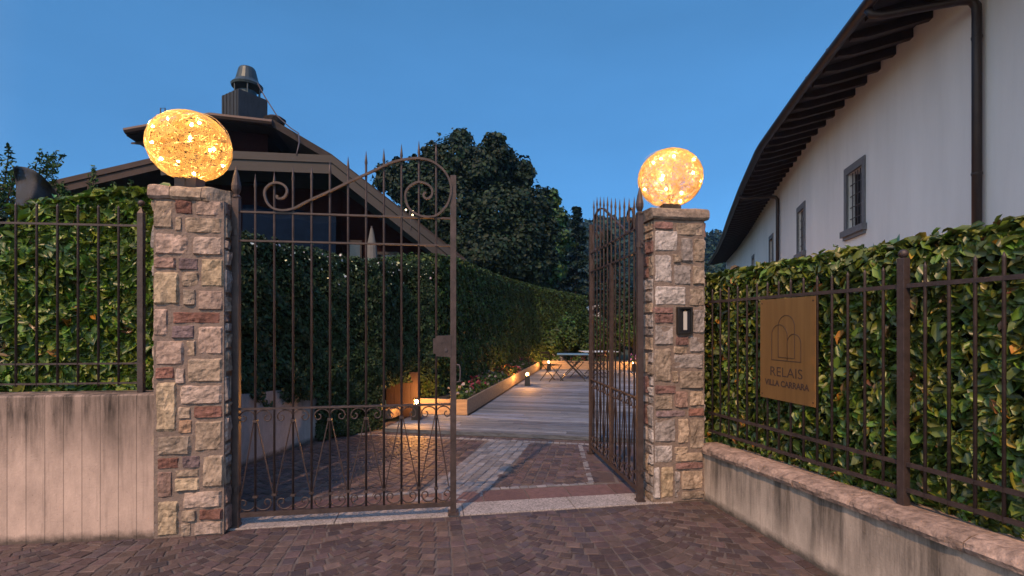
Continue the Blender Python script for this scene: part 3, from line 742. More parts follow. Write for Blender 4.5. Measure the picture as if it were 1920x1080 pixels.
# ------------------------------------------------------------------ sign
T0, T1 = .63, 1.188
sg = empty('sign', RW((T0+T1)/2, .12, 1.425), math.atan2(DT[1],DT[0]), 'rectangular brass sign with an arch emblem fixed to the right iron fence', 'sign')
wS, hS = T1-T0, .77
m_ = MB(); m_.box(-wS/2,wS/2,-.032,-.028,-hS/2,hS/2); pn = m_.build('plate', M['brass'], sg, bevel=.001)
for x in (-1,1):
    for z in (-1,1):
        m_ = MB(); m_.tube([(x*(wS/2-.022),-.012,z*(hS/2-.03)),(x*(wS/2-.022),-.034,z*(hS/2-.03))], .006, 10); m_.build('screw', M['copper'], sg)
def SP(u, v): return (-wS/2+u*wS, -.0335, hS/2-v*hS)
def arch(u0, u1, vt, vb, both=True):
    r_ = (u1-u0)*wS/2; cx_ = -wS/2+(u0+u1)/2*wS; zt = hS/2-vt*hS-r_; zb = hS/2-vb*hS
    return [(cx_-r_,-.0335,zb)]+[(cx_+r_*math.cos(math.pi-k*math.pi/14),-.0335,zt+r_*math.sin(math.pi-k*math.pi/14)) for k in range(15)]+[(cx_+r_,-.0335,zb)]
m_ = MB()
for a_ in ((.36,.655,.165,.575),(.235,.525,.255,.605),(.525,.765,.345,.605)):
    q = arch(*a_)
    if a_[0] == .36: q = q+[q[0]]
    m_.tube(q, .0024, 5)
m_.tube([SP(.235,.605),SP(.765,.605)], .0024, 5)
m_.build('emblem', M['ink'], sg)
def text(body, u, v, width, height, bold, parent, name='lettering'):
    cu = bpy.data.curves.new('t', 'FONT'); cu.body = body; cu.size = 1; cu.extrude = .01; cu.offset = bold; cu.align_x = 'CENTER'
    to = bpy.data.objects.new('t', cu); COL.objects.link(to); bpy.context.view_layer.update()
    me = bpy.data.meshes.new_from_object(to.evaluated_get(bpy.context.evaluated_depsgraph_get()))
    COL.objects.unlink(to); bpy.data.objects.remove(to)
    co = np.array([v_.co[:] for v_ in me.vertices]); mn, mx = co.min(0), co.max(0)
    co[:,0] = (co[:,0]-(mn[0]+mx[0])/2)/(mx[0]-mn[0])*width; co[:,1] = (co[:,1]-mn[1])/(mx[1]-mn[1])*height
    c0 = SP(u, v); new = np.stack([co[:,0]*1+c0[0], np.full(len(co), c0[1])+co[:,2]*.05, co[:,1]+c0[2]], 1)
    new[:,0] = 2*c0[0]-new[:,0] if False else new[:,0]
    for i, v_ in enumerate(me.vertices): v_.co = new[i]
    me.materials.clear(); me.materials.append(M['ink']); me.name = name
    o = bpy.data.objects.new(name, me); COL.objects.link(o); o.parent = parent
text('RELAIS', .50, .765, .58*wS, .092*hS, -.004, sg)
text('VILLA CARRARA', .50, .865, .80*wS, .062*hS, .028, sg)

# ------------------------------------------------------------------ hedges
def hedge_strip(pts, z0, z1, thick, nface, ntop, size, col, label, name='hedge', amp=.06, rare=None, prare=0, material='leaf', leaf_kw={}, side=1, topz=None, core=True, flowers=0):
    """pts polyline of the visible front face; hedge body lies on the left-hand side of travel when side=1"""
    pts = np.array(pts, float); c0 = pts.mean(0); root = empty(name, (c0[0],c0[1],z0), 0, label, 'hedge')
    seg = np.diff(pts, axis=0); L = np.linalg.norm(seg, axis=1); cum = np.concatenate([[0],np.cumsum(L)])
    def pos(s_):
        i = np.clip(np.searchsorted(cum, s_, side='right')-1, 0, len(L)-1); f = (s_-cum[i])/L[i]
        d = seg[i]/L[i][:,None]; n = np.stack([d[:,1],-d[:,0]],1)*side; return pts[i]+seg[i]*f[:,None], n
    zt = (lambda s_: np.interp(s_, cum, topz)) if topz is not None else (lambda s_: np.full_like(s_, z1))
    def face(n, inner):
        s_ = RNG.uniform(0, cum[-1], n); v = RNG.uniform(0,1,n); top = zt(s_); z = z0+(top-z0)*v; p, nn = pos(s_)
        rnd = np.clip((z-(top-.12))/.12, 0, 1)
        d = bulge(s_*1.5, z*1.5, 3.1, 1)*amp+bulge(s_, z, 9, 4)*amp*.5-inner-rnd**2*.08+RNG.normal(0,.012,n)
        P = np.stack([p[:,0]+nn[:,0]*d, p[:,1]+nn[:,1]*d, z],1); Nn = np.stack([nn[:,0], nn[:,1], .35+rnd*.8],1); return P, Nn
    def topf(n):
        s_ = RNG.uniform(0, cum[-1], n); v = RNG.uniform(0,1,n)**1.0; p, nn = pos(s_); d = -v*thick
        z = zt(s_)+bulge(s_*1.5, d*2, 4, 2)*amp*.5+RNG.normal(0,.015,n)-np.clip(v-.85,0,1)*.4+(RNG.random(n)<.04)*RNG.uniform(0,.06,n)
        P = np.stack([p[:,0]+nn[:,0]*d, p[:,1]+nn[:,1]*d, z],1); return P, np.stack([nn[:,0]*.3, nn[:,1]*.3, np.ones(n)],1)
    a, b = face(nface, 0.0); c, d = face(nface//2, .05); e, f = topf(ntop)
    P = np.vstack([a,c,e]); Nn = np.vstack([b,d,f]); n = len(P)
    C = leafcols(n, col, .4, rare, prare); 
    leaves('foliage', P-np.array([c0[0],c0[1],z0]), Nn, size, C, M[material], root, **leaf_kw)
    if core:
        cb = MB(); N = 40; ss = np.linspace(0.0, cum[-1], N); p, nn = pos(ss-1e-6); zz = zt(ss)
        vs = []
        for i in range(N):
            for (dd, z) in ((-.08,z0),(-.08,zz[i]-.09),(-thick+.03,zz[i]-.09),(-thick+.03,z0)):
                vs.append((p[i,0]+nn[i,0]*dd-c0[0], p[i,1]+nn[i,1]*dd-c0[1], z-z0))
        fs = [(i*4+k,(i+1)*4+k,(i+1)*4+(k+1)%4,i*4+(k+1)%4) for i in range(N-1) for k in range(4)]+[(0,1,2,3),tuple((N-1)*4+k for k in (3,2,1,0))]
        cb.add(vs, fs); cb.build('dark_core', M['core'], root)  # added near-black box blocks the view through, standing in for inner shade
    if flowers:
        s_ = RNG.uniform(0, cum[-1], flowers); p, nn = pos(s_); z = zt(s_)-np.abs(RNG.normal(0,.22,flowers)); d = RNG.uniform(.02,.07,flowers)
        P = np.stack([p[:,0]+nn[:,0]*d-c0[0], p[:,1]+nn[:,1]*d-c0[1], z-z0],1); Nn = np.stack([nn[:,0],nn[:,1],nn[:,0]*0+.3],1)
        leaves('blossoms', P, Nn, .028, leafcols(flowers,(.42,.45,.42),.2), M['flower'], root, ratio=.5)
    return root
AUT = [(.40,.17,.02),(.36,.24,.03),(.22,.09,.03),(.28,.26,.05),(.16,.10,.04)]
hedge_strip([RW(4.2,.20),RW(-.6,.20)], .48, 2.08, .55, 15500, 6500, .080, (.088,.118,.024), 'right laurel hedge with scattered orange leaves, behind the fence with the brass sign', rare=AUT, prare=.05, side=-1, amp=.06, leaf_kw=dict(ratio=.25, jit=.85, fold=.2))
# left laurel hedge
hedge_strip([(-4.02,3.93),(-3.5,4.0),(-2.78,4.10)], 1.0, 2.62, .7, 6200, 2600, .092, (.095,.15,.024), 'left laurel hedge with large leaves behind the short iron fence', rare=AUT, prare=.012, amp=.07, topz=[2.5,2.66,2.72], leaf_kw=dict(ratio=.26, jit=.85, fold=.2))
hedge_strip([(-8.5,3.9),(-4.15,4.45)], 1.0, 2.5, .8, 7000, 3500, .07, (.014,.032,.010), 'dark hedge at the far left edge, beneath the hanging net', amp=.08, topz=[2.75,2.55], leaf_kw=dict(ratio=.22))
# jasmine hedge behind the left gate leaf, along the curve
H1 = [(-4.6,5.0),(-3.35,5.35),(-3.0,5.9),(-2.72,6.75),(-2.45,7.2),(-2.05,7.75),(-1.9,8.5),(-1.45,9.0)]
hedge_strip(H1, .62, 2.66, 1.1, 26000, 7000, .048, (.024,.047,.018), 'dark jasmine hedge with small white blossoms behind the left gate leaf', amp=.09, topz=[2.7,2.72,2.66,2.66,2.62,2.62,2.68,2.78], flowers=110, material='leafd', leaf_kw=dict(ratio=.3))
hedge_strip([(-2.72,6.9),(-2.45,7.25),(-2.0,7.7)], .02, .9, .5, 4500, 10, .045, (.022,.04,.014), 'lower fringe of dark leaves hanging to the paving beside the curved wall', name='shrub', amp=.09, material='leafd', leaf_kw=dict(ratio=.3))
H2 = [(-2.05,8.95),(-1.35,9.2),(-1.05,10.3),(-.25,14),(.75,17.6),(3.1,20.2)]
hedge_strip(H2, .15, 3, 1.3, 36000, 14000, .06, (.032,.060,.018), 'long clipped dark green hedge running back along the flower planter', amp=.06, topz=[2.88,2.92,2.98,3.0,3.05,2.8], material='leafd', leaf_kw=dict(ratio=.33))

# curved retaining wall under the jasmine hedge
M['concB'] = concrete('old_concrete', dict(w=0, ztop=.85, dark=.4), (.30,.29,.30))
cw = MB(); path = [(-4.6,4.9),(-3.42,5.3),(-3.08,5.62),(-2.93,6.2),(-2.80,6.8),(-2.6,7.15)]; zt = [.84,.84,.83,.80,.75,.62]
pp = catmull(path, 5); zz = np.interp(np.linspace(0,1,len(pp)), np.linspace(0,1,6), zt)
for i in range(len(pp)-1):
    a, b = np.array(pp[i]), np.array(pp[i+1]); d = (b-a)/np.linalg.norm(b-a); n = np.array([-d[1],d[0]])*.2
    if i == 0: pn0 = n
    nb = n
    cw.hexa([(*a,-.02),(*b,-.02),(*(b+nb),-.02),(*(a+pn0),-.02)], [(*a,zz[i]),(*b,zz[i+1]),(*(b+nb),zz[i+1]),(*(a+pn0),zz[i])]); pn0 = nb
tag(cw.build('retaining_wall', M['concB']), 'curved grey concrete retaining wall below the jasmine hedge', 'wall')

# timber panel lit by the nearest bollard
m_ = MB()
for i in range(4):
    x = i*.15; m_.box(x,x+.145,0,.03,0,.8)
pnl = m_.build('fence_panel', M['rafter']); pnl.location = (-2.22,8.75,.0); pnl.rotation_euler = (0,0,R(-8)); tag(pnl, 'short upright timber fence panel between the two dark hedges', 'panel')

# ------------------------------------------------------------------ planters and flowers
pr = empty('planter', DK(.8,1.27,0), math.atan2(E[1],E[0]), 'long wooden planter of pale boards along the left edge of the deck', 'planter')
def plank(root, x0,x1,y0,y1,z0,z1,name='board'):
    m_ = MB(); m_.box(x0,x1,y0,y1,z0,z1); return m_.build(name, M['board'], root, bevel=.004)
# local x = E, y = D
y = .036
for L in (2.9,3.1,3.4):
    plank(pr, -.035,0,y,y+L-.006,.056,.33); y += L
plank(pr, -1.15,0,0,.034,.056,.33)
plank(pr, -1.30,-1.155,-.55,.034,.056,.20)
m_ = MB(); m_.box(-1.1,-.036,.036,9.4,.0,.29); m_.build('soil', M['soil'], pr)
pr2 = empty('planter', DK(.85,10.9,0), math.atan2(E[1],E[0]), 'wooden planter closing the far end of the deck behind the tables', 'planter')
for i, (a_, b_) in enumerate(((0,2.4),(2.4,4.9),(4.9,7.4))): plank(pr2, a_+.003,b_-.003,0,.035,.056,.36)
m_ = MB(); m_.box(0,7.4,.036,.8,.0,.32); m_.build('soil', M['soil'], pr2)
def flowerplant(loc, r, fcols, label, nl=190, nf=20, h=.25):
    root = empty('flowering_plant', loc, 0, label, 'plant', 'flowering plants in the deck planters')
    d = norm(RNG.normal(0,1,(nl,3))); d[:,2] = np.abs(d[:,2]); P = d*np.array([r,r,h])*RNG.uniform(.3,1,(nl,1))
    leaves('foliage', P, d, .06, leafcols(nl,(.04,.075,.025),.4), M['leafd'], root, ratio=.35)
    d = norm(RNG.normal(0,1,(nf,3))); d[:,2] = np.abs(d[:,2])*1.1+.1; P = d*np.array([r,r,h])*RNG.uniform(.85,1.1,(nf,1))
    C = np.array(fcols)[RNG.integers(0,len(fcols),nf)]*RNG.uniform(.7,1.2,(nf,1))
    leaves('blossoms', np.repeat(P,3,0)+RNG.normal(0,.008,(nf*3,3)), np.repeat(d,3,0), .045, np.repeat(C,3,0), M['flower'], root, ratio=.5)
WH = [(.2,.19,.21)]; RD = [(.15,.015,.015),(.18,.03,.02)]; PKc = [(.16,.02,.05),(.12,.01,.04)]; PU = [(.18,.08,.4),(.25,.1,.45)]; OR = [(.6,.15,.03),(.5,.3,.05)]
names = {0:('white',WH),1:('red',RD),2:('magenta',PKc),3:('purple',PU),4:('orange',OR)}
seq = [(.45,0,'nearest the planter corner'),(1.15,2,'behind the low white one at the planter corner'),(1.85,2,'midway along the near board'),(2.5,0,'beside the middle of the planter'),(3.2,0,'just before the second bollard lamp'),(3.9,1,'glowing beside the second bollard lamp'),(4.6,4,'just past the second bollard lamp'),(5.4,2,'in the far half of the planter'),(6.3,0,'pale, near the folding chair'),(7.3,2,'at the far end beside the folding chair'),(8.4,1,'last before the far corner')]
for y, ci, wh in seq:
    p = DK(.8-.25, 1.27+y, .29); flowerplant(p, .24, names[ci][1], '%s flowering plant in the long planter, %s' % (names[ci][0], wh))
for x, ci, wh in ((.5,0,'behind the third bollard lamp'),(1.3,1,'behind the blue table'),(2.2,2,'behind the pale table'),(3.3,3,'seen through the open gate leaf'),(4.1,4,'behind the fourth bollard lamp')):
    p = DK(.85+x, 10.9+.35, .32); flowerplant(p, .28, names[ci][1], '%s flowering plant in the far planter, %s' % (names[ci][0], wh))

# ------------------------------------------------------------------ bollard lamps
def bollard(loc):
    root = empty('bollard_lamp', loc, 0, None, 'lamp', 'small bollard lamps around the deck')
    m_ = MB(); m_.hexa([(-.075,-.075,0),(.075,-.075,0),(.075,.075,0),(-.075,.075,0)], [(-.055,-.055,.27),(.055,-.055,.27),(.055,.055,.27),(-.055,.055,.27)])
    m_.build('body', M['black'], root, bevel=.004)
    m_ = MB()
    for x in (-1,1):
        for y in (-1,1): m_.bar((x*.047,y*.047,.27),(x*.038,y*.038,.349), .007,.008)
    m_.box(-.045,.045,-.045,.045,.348,.356); m_.build('cap', M['black'], root)
    m_ = MB(); m_.ball((0,0,.303), .021, 10, 7); m_.build('bulb', M['bollard_bulb'], root, smooth=True)
    return root
b0 = bollard((-1.58,8.22,.057)); b0['label'] = 'nearest bollard lamp, glowing in front of the planter corner'
for loc, lab in (((.40,12.9,.057),'second bollard lamp, beside the long planter board and red flowers'),((1.28,17.3,.057),'far bollard lamp behind the folding chair'),((4.15,16.9,.057),'far bollard lamp seen through the open gate leaf'),((6.6,16.3,.057),'farthest right bollard lamp, glinting through the right hedge')):
    c = copy_tree(b0); c.location = loc; c['label'] = lab

# ------------------------------------------------------------------ tables and chairs
def table(loc, rz, top, label, w_=.9):
    root = empty('garden_table', loc, rz, label, 'table')
    m_ = MB(); m_.box(-w_/2,w_/2,-.35,.35,.735,.755); m_.build('table_top', top, root, bevel=.004)
    for y in (-.3,.3):
        for s in (-1,1):
            m_ = MB(); m_.bar((-s*.36,y+.012*s,0),(s*.36,y+.012*s,.73), .025,.02); m_.build('leg', M['black'], root)
    m_ = MB(); m_.bar((-.3,-.3,.62),(-.3,.3,.62), .015,.015); m_.bar((.3,-.3,.62),(.3,.3,.62), .015,.015); m_.build('crossbar', M['black'], root)
    return root
table((1.75,14.3,.057), R(-6), M['bluetop'], 'low blue topped folding garden table with crossed legs on the deck')
table((2.75,15.8,.057), R(8), M['whitetop'], 'pale topped garden table behind the open gate leaf', 1.1)
def chair(loc, rz, label):
    root = empty('folding_chair', loc, rz, label, 'chair', 'folding chairs around the garden tables')
    m_ = MB()
    for i in range(5): m_.box(-.2+i*.082,-.2+i*.082+.06,-.2,.2,.44,.455)
    m_.build('seat', M['black'], root)
    for y in (-.2,.2):
        m_ = MB(); m_.bar((-.26,y,.0),(.2,y,.46), .02,.016); m_.build('leg', M['black'], root)
        m_ = MB(); m_.bar((.26,y*.93,0),(-.2,y*.93,.46), .02,.016); m_.bar((-.2,y*.93,.46),(-.28,y*.93,.86), .02,.016); m_.build('leg', M['black'], root)
    m_ = MB(); m_.bar((-.268,-.19,.80),(-.268,.19,.80), .012,.05); m_.bar((-.25,-.19,.70),(-.25,.19,.70), .012,.03); m_.build('backrest', M['black'], root)
    return root
ch = chair((1.13,14.1,.057), R(35), 'dark folding chair left of the blue table, nearest the planter')
for loc, rz, lab in (((2.5,14.6,.057),190,'dark folding chair right of the blue table'),((1.95,15.3,.057),15,'dark folding chair between the two garden tables'),((3.6,15.7,.057),170,'dark folding chair right of the pale table')):
    c = copy_tree(ch); c.location = loc; c.rotation_euler = (0,0,R(rz)); c['label'] = lab

# ------------------------------------------------------------------ trees and shrubs
def ball_lumps(lumps, n, size, base, shell=.55):
    P=[]; Nn=[]; C=[]; tot = sum(l[3]**2 for l in lumps)
    for (x,y,z,r) in lumps:
        k = max(30, int(n*r*r/tot)); d = norm(RNG.normal(0,1,(k,3))); nv = np.array([noise.noise(Vector((q[0]*2.3+x,q[1]*2.3+y,q[2]*2.3+z))) for q in d])[:,None]; rad = r*(RNG.uniform(shell,1.05,(k,1))+nv*.38+RNG.normal(0,.05,(k,1)))
        P.append(np.array([x,y,z])+d*rad*np.array([1,1,.85])); Nn.append(d+np.array([0,0,.4])); C.append(leafcols(k, base, .35)*random.uniform(.75,1.25))
    return np.vstack(P), np.vstack(Nn), np.vstack(C)
def broadleaf(loc, lumps, n, size, base, label, trunk_h, tr=.25, group=None):
    root = empty('broadleaf_tree', loc, 0, label, 'tree', group); L0 = Vector(loc)
    lumps = [(x-loc[0],y-loc[1],z-loc[2],r) for x,y,z,r in lumps]
    sub = []
    for (x,y,z,r) in lumps:
        sub.append((x,y,z,r))
        for _ in range(8):
            d = Vector((random.gauss(0,1),random.gauss(0,1),random.gauss(0,1))).normalized()*r*.85; sub.append((x+d.x,y+d.y,z+d.z,r*random.uniform(.2,.5)))
    P, Nn, C = ball_lumps(sub, n, size, base)
    leaves('crown', P, Nn, size, C, M['leafd'], root, ratio=.42)
    m_ = MB(); m_.tube([(0,0,-.1),(.05,0,trunk_h*.5),(0,.05,trunk_h),(0,0,trunk_h*1.6)], [tr,tr*.8,tr*.65,tr*.3], 10)
    for (x,y,z,r) in lumps: m_.tube([(0,0,trunk_h*.8),(x*.5,y*.5,trunk_h*.8+(z-trunk_h*.8)*.45),(x,y,z)], [tr*.35,tr*.22,.04], 6)
    m_.build('trunk', M['bark'], root, smooth=True); return root
Yt = 22
def lump(px, py, rp, dy=0): Y = Yt+dy; x,_,z = AT(px,py,Y); return (x, Y, z, rp/930*Y)
BL = [lump(745,338,38,1),lump(790,350,55),lump(790,318,26),lump(852,300,48),lump(862,262,18),lump(925,272,22),lump(905,320,52),lump(960,325,38,1),lump(850,400,80),lump(940,410,75),
      lump(990,385,45),lump(1010,440,36),lump(780,440,60),lump(900,480,80,-1),lump(980,495,55),lump(840,520,60),lump(985,330,20),lump(1022,480,26)]
broadleaf((-1.4,22,0), BL, 80000, .16, (.012,.027,.013), 'large dense dark maple tree rising behind the long hedge', 3.0, .35)
Yt = 27
BL = [lump(1030,375,20),lump(1035,410,28),lump(1040,455,32),lump(1020,500,40)]
broadleaf((2.1,27,0), BL, 9000, .22, (.03,.07,.03), 'lighter green tree peeking out right of the large maple', 3, .2)
def conifer(loc, h, r, n, label, base=(.012,.03,.018), size=.28, lean=0):
    root = empty('conifer', loc, 0, label, 'tree', 'conifers beyond the courtyard')
    P=[]; Nn=[]; br = MB(); br.tube([(0,0,-.1),(0,0,h*.95)], [h*.02,.02], 8); nb = int(h*9)
    for i in range(nb):
        f = (i+.5)/nb; z = h*(.12+.86*f); L = r*(1-f)**.85*random.uniform(.65,1.1)+.12; a = random.uniform(0,6.28)
        tip = Vector((math.cos(a)*L, math.sin(a)*L, z-L*.28+.25*L*f)); br.tube([(0,0,z),tuple(tip)], [.03,.008], 4)
        k = max(5,int(n/nb)); t = RNG.uniform(.12,1.0,k)[:,None]; base_ = np.array([0,0,z])
        P.append(base_+(np.array(tip)-base_)*t+RNG.normal(0,.09,(k,3))*np.array([1,1,.6])); Nn.append(np.tile([math.cos(a)*.3, math.sin(a)*.3, 1.0],(k,1)))
    P = np.vstack(P); Nn = np.vstack(Nn); leaves('crown', P, Nn, size, leafcols(len(P), base, .4), M['leafd'], root, ratio=.2)
    br.build('trunk', M['bark'], root); return root
conifer((4.3,33,0), PZ(385,33), 2.4, 7000, 'tall dark conifer beyond the deck, standing just left of the open gate leaf')
conifer((6.9,36,0), PZ(430,36), 2.8, 6000, 'broad dark conifer seen through the bars of the open gate leaf')
conifer((3.1,38,0), PZ(450,38), 2.6, 6000, 'low spreading conifer between the maple and the tall conifer')
def shrub(loc, r, h, n, base, label, size=.07, name='shrub', flat=1):
    root = empty(name, loc, 0, label, 'shrub'); lm = []
    for _ in range(9): lm.append((random.uniform(-.6,.6)*r, random.uniform(-.6,.6)*r*flat, h*random.uniform(.25,.8), r*random.uniform(.35,.55)))
    P, Nn, C = ball_lumps(lm, n, size, base); P[:,2] = np.maximum(P[:,2], .02)
    leaves('foliage', P, Nn, size, C, M['leafd'], root, ratio=.33)
    m_ = MB()
    for l in lm: m_.tube([(0,0,-.02),(l[0]*.5,l[1]*.5,l[2]*.5),(l[0],l[1],l[2])], [.03,.02,.006], 5)
    m_.build('stem', M['bark'], root)
shrub((1.9,18.9,.3), 1.0, 1.9, 5000, (.03,.062,.02), 'rounded green shrub behind the blue table', .11)
shrub((3.3,19.3,.3), 1.0, 1.6, 5000, (.025,.055,.018), 'dark green shrub behind the pale table', .11)
shrub((4.75,18.6,.3), .85, 2.5, 5000, (.035,.065,.018), 'tall leafy shrub seen through the open gate leaf near its hinge', .10)
shrub((6.4,18.0,.3), 1.2, 2.6, 4500, (.02,.045,.016), 'dark shrub at the right end of the deck behind the pillar', .11)
shrub((5.9,24,0), 2.0, 3.6, 5000, (.014,.03,.014), 'tall dark shrub behind the far planter, left of the white villa', .16)

# far left: thuja behind the dark hedge, and the draped net
def thuja(loc, h, label):
    root = empty('thuja', loc, 0, label, 'tree', 'thuja trees at the far left'); P=[]; Nn=[]; br = MB(); br.tube([(0,0,-.1),(0,0,h*.8)],[.06,.02],7)
    for i in range(95):
        a = random.uniform(0,6.28); z = random.uniform(.5,1)*h*.72; L = random.uniform(.25,.55)
        o = np.array([math.cos(a)*.28, math.sin(a)*.28, z]); tip = o+np.array([math.cos(a)*L*.45, math.sin(a)*L*.45, L*random.uniform(.6,1.2)])
        k = 110; t = RNG.uniform(0,1,(k,1)); w_ = .05*(1-t)+.008; P.append(o+(tip-o)*t+RNG.normal(0,1,(k,3))*w_); Nn.append(RNG.normal(0,1,(k,3))); br.tube([tuple(o*np.array([.4,.4,1])),tuple(o),tuple(tip)],[.01,.007,.002],4)
    P = np.vstack(P); leaves('crown', P, np.vstack(Nn), .045, leafcols(len(P),(.035,.075,.02),.4), M['leafd'], root, ratio=.16); br.build('trunk', M['bark'], root)
thuja((-5.15,4.95,0), 4.3, 'feathery thuja at the left edge, behind the draped net')
thuja((-4.6,5.4,0), 4.0, 'feathery thuja with bare twigs, right of the draped net')
thuja((-6.0,5.3,0), 4.1, 'bushy thuja cut by the left edge of the view')
# net
nm = mat('shade_net', (.035,.035,.04), .8); n_, l_ = nm.node_tree.nodes, nm.node_tree.links
tc = n_.new('ShaderNodeTexCoord'); vo = n_.new('ShaderNodeTexChecker'); vo.inputs['Scale'].default_value = 160; l_.new(tc.outputs['Object'], vo.inputs[0])
mr = n_.new('ShaderNodeMapRange'); mr.inputs[3].default_value = .62; mr.inputs[4].default_value = 1; l_.new(vo.outputs[1], mr.inputs[0]); l_.new(mr.outputs[0], n_['Principled BSDF'].inputs['Alpha'])
m_ = MB(); nx, nz = 22, 14; vs = []
for j in range(nz+1):
    for i in range(nx+1):
        u, v = i/nx, j/nz; px_ = 24+88*u+6*math.sin(v*3); tp_ = 312+ (u*55-18*math.sin(u*math.pi)); py_ = tp_+(u*-20+95)*v
        Y = 4.25+.06*math.sin(u*9+v*3)+.05*math.sin(v*7)+u*.1; vs.append(AT(px_,py_,Y))
m_.add(vs, [(j*(nx+1)+i, j*(nx+1)+i+1, (j+1)*(nx+1)+i+1, (j+1)*(nx+1)+i) for j in range(nz) for i in range(nx)])
no = m_.build('shade_net', nm, smooth=True); tag(no, 'dark shade net draped in folds above the far left hedge', 'net'); sd = no.modifiers.new('s','SOLIDIFY'); sd.thickness = .002

# ------------------------------------------------------------------ white house on the right
WP = np.array([(4.86,.3),(6.85,9.44),(7.58,12.5),(8.8,16.15),(10.22,20.2),(11.95,25.0),(13.85,30.5),(15.75,36.5)])
wseg = np.diff(WP,axis=0); wl = np.linalg.norm(wseg,axis=1); wc = np.concatenate([[0],np.cumsum(wl)])
def WQ(s_, out=0, z=None):
    i = int(np.clip(np.searchsorted(wc, s_, side='right')-1, 0, len(wl)-1)); f = (s_-wc[i])/wl[i]
    p = WP[i]+wseg[i]*f; d = wseg[i]/wl[i]
    # smooth the normal across bends
    n0 = np.array([-d[1],d[0]])
    j = i+1 if f > .5 else i-1
    if 0 <= j < len(wl):
        d2 = wseg[j]/wl[j]; n2 = np.array([-d2[1],d2[0]]); k = abs(f-.5); n0 = n0*(1-k)+n2*k; n0 /= np.linalg.norm(n0)
    q = p+n0*out; return (q[0],q[1]) if z is None else (q[0],q[1],z)
def w_s(px):   # arc length where the picture column meets the wall
    r = (px-960)/930; best = None
    for i in range(len(wl)):
        d = wseg[i]/wl[i]; s_ = (r*WP[i][1]-WP[i][0])/(d[0]-r*d[1])
        if -1e-6 <= s_ <= wl[i]+1e-6: return wc[i]+s_
hs_ = empty('house', (*WP[1],0), 0, 'long white plastered house with deep dark eaves on the right', 'house')
def loc2(p): return (p[0]-WP[1][0], p[1]-WP[1][1], p[2])
ZT = 6.75
wins = []
for (a,b) in ((1582,1627),(1490,1517),(1441,1452.4),(1409,1415.8)):
    s0, s1 = sorted((w_s(a), w_s(b))); wins.append((s0+.12, s1-.12 if s1-s0>.6 else s1-.12))
wins = [((a+b)/2-.36, (a+b)/2+.36) for a,b in wins]; wz = (3.62, 4.80)
us = sorted(set([*np.round(wc,5), *[x for w_ in wins for x in w_]])); zs = [-.02, wz[0], wz[1], ZT]
m_ = MB()
for i in range(len(us)-1):
    u0,u1 = us[i],us[i+1]; um = (u0+u1)/2
    for j in range(3):
        if j == 1 and any(a < um < b for a,b in wins): continue
        m_.add([loc2(p) for p in (WQ(u0,0,zs[j]), WQ(u1,0,zs[j]), WQ(u1,0,zs[j+1]), WQ(u0,0,zs[j+1]))], [(3,2,1,0)])
# reveals, back and far end walls
for a,b in wins:
    q = [WQ(a,0),WQ(b,0),WQ(b,-.25),WQ(a,-.25)]
    for (p0,p1,p2,p3) in (((*q[0],wz[0]),(*q[1],wz[0]),(*q[2],wz[0]),(*q[3],wz[0])),((*q[0],wz[1]),(*q[3],wz[1]),(*q[2],wz[1]),(*q[1],wz[1])),((*q[0],wz[0]),(*q[3],wz[0]),(*q[3],wz[1]),(*q[0],wz[1])),((*q[1],wz[0]),(*q[1],wz[1]),(*q[2],wz[1]),(*q[2],wz[0]))):
        m_.add([loc2(p) for p in (p0,p1,p2,p3)], [(0,1,2,3)])
e0, e1 = WP[-1], WP[-1]+np.array([9,-3]); f0 = WP[0]+np.array([9,-1.5])
m_.add([loc2((*e0,0)),loc2((*e1,0)),loc2((*e1,ZT+2)),loc2((*e0,ZT))], [(0,1,2,3)]); m_.add([loc2((*WP[0],0)),loc2((*f0,0)),loc2((*f0,ZT+2)),loc2((*WP[0],ZT))], [(0,1,2,3)])
m_.build('wall', M['plaster'], hs_)
for idx, (a,b) in enumerate(wins):
    mid = (a+b)/2; 
    fr_ = MB(); fw = .12; o1, o2 = .03, -.1
    def wbox(mb, s0, s1, z0, z1, oa, ob):
        q = [WQ(s0,oa),WQ(s1,oa),WQ(s1,ob),WQ(s0,ob)]; mb.hexa([loc2((*p,z0)) for p in q], [loc2((*p,z1)) for p in q])
    wbox(fr_, a-fw, a, wz[0], wz[1], o1, -.02); wbox(fr_, b, b+fw, wz[0], wz[1], o1, -.02); wbox(fr_, a-fw, b+fw, wz[1], wz[1]+.15, o1, -.02)
    win = fr_.build('window', M['greystone'], hs_)
    s = MB(); wbox(s, a-fw-.05, b+fw+.05, wz[0]-.13, wz[0]-.001, .09, -.02); wbox(s, a-fw, b+fw, wz[0]-.2, wz[0]-.131, .05, -.02); s.build('sill', M['greystone'], win)
    s = MB(); wbox(s, a, b, wz[0], wz[1], -.2, -.22); s.build('pane', M['glass'], win)
    s = MB()
    for k in range(3):
        c_ = a+(b-a)*k/2; wbox(s, max(a,c_-.03), min(b,c_+.03), wz[0], wz[1], -.15, -.195)
    wbox(s, a, b, wz[0]+.5, wz[0]+.54, -.15, -.195); s.build('casement', M['rafter'], win)
    s = MB()
    for k in range(1,6): s.tube([loc2(WQ(a+(b-a)*k/6,-.05,wz[0])), loc2(WQ(a+(b-a)*k/6,-.05,wz[1]))], .010, 6)
    for k in range(1,5): s.tube([loc2(WQ(a,-.05,wz[0]+(wz[1]-wz[0])*k/5)), loc2(WQ(b,-.05,wz[0]+(wz[1]-wz[0])*k/5))], .009, 6)
    s.build('grille', M['darkiron'], win)
OV = 1.12; ZG = 6.08; ZW = 6.33
def roofz(out): return ZW+(ZG+.02-ZW)*out/OV       # underside of rafters
ss = np.linspace(1.0, wc[-1]+0.0, 70)
s = MB()
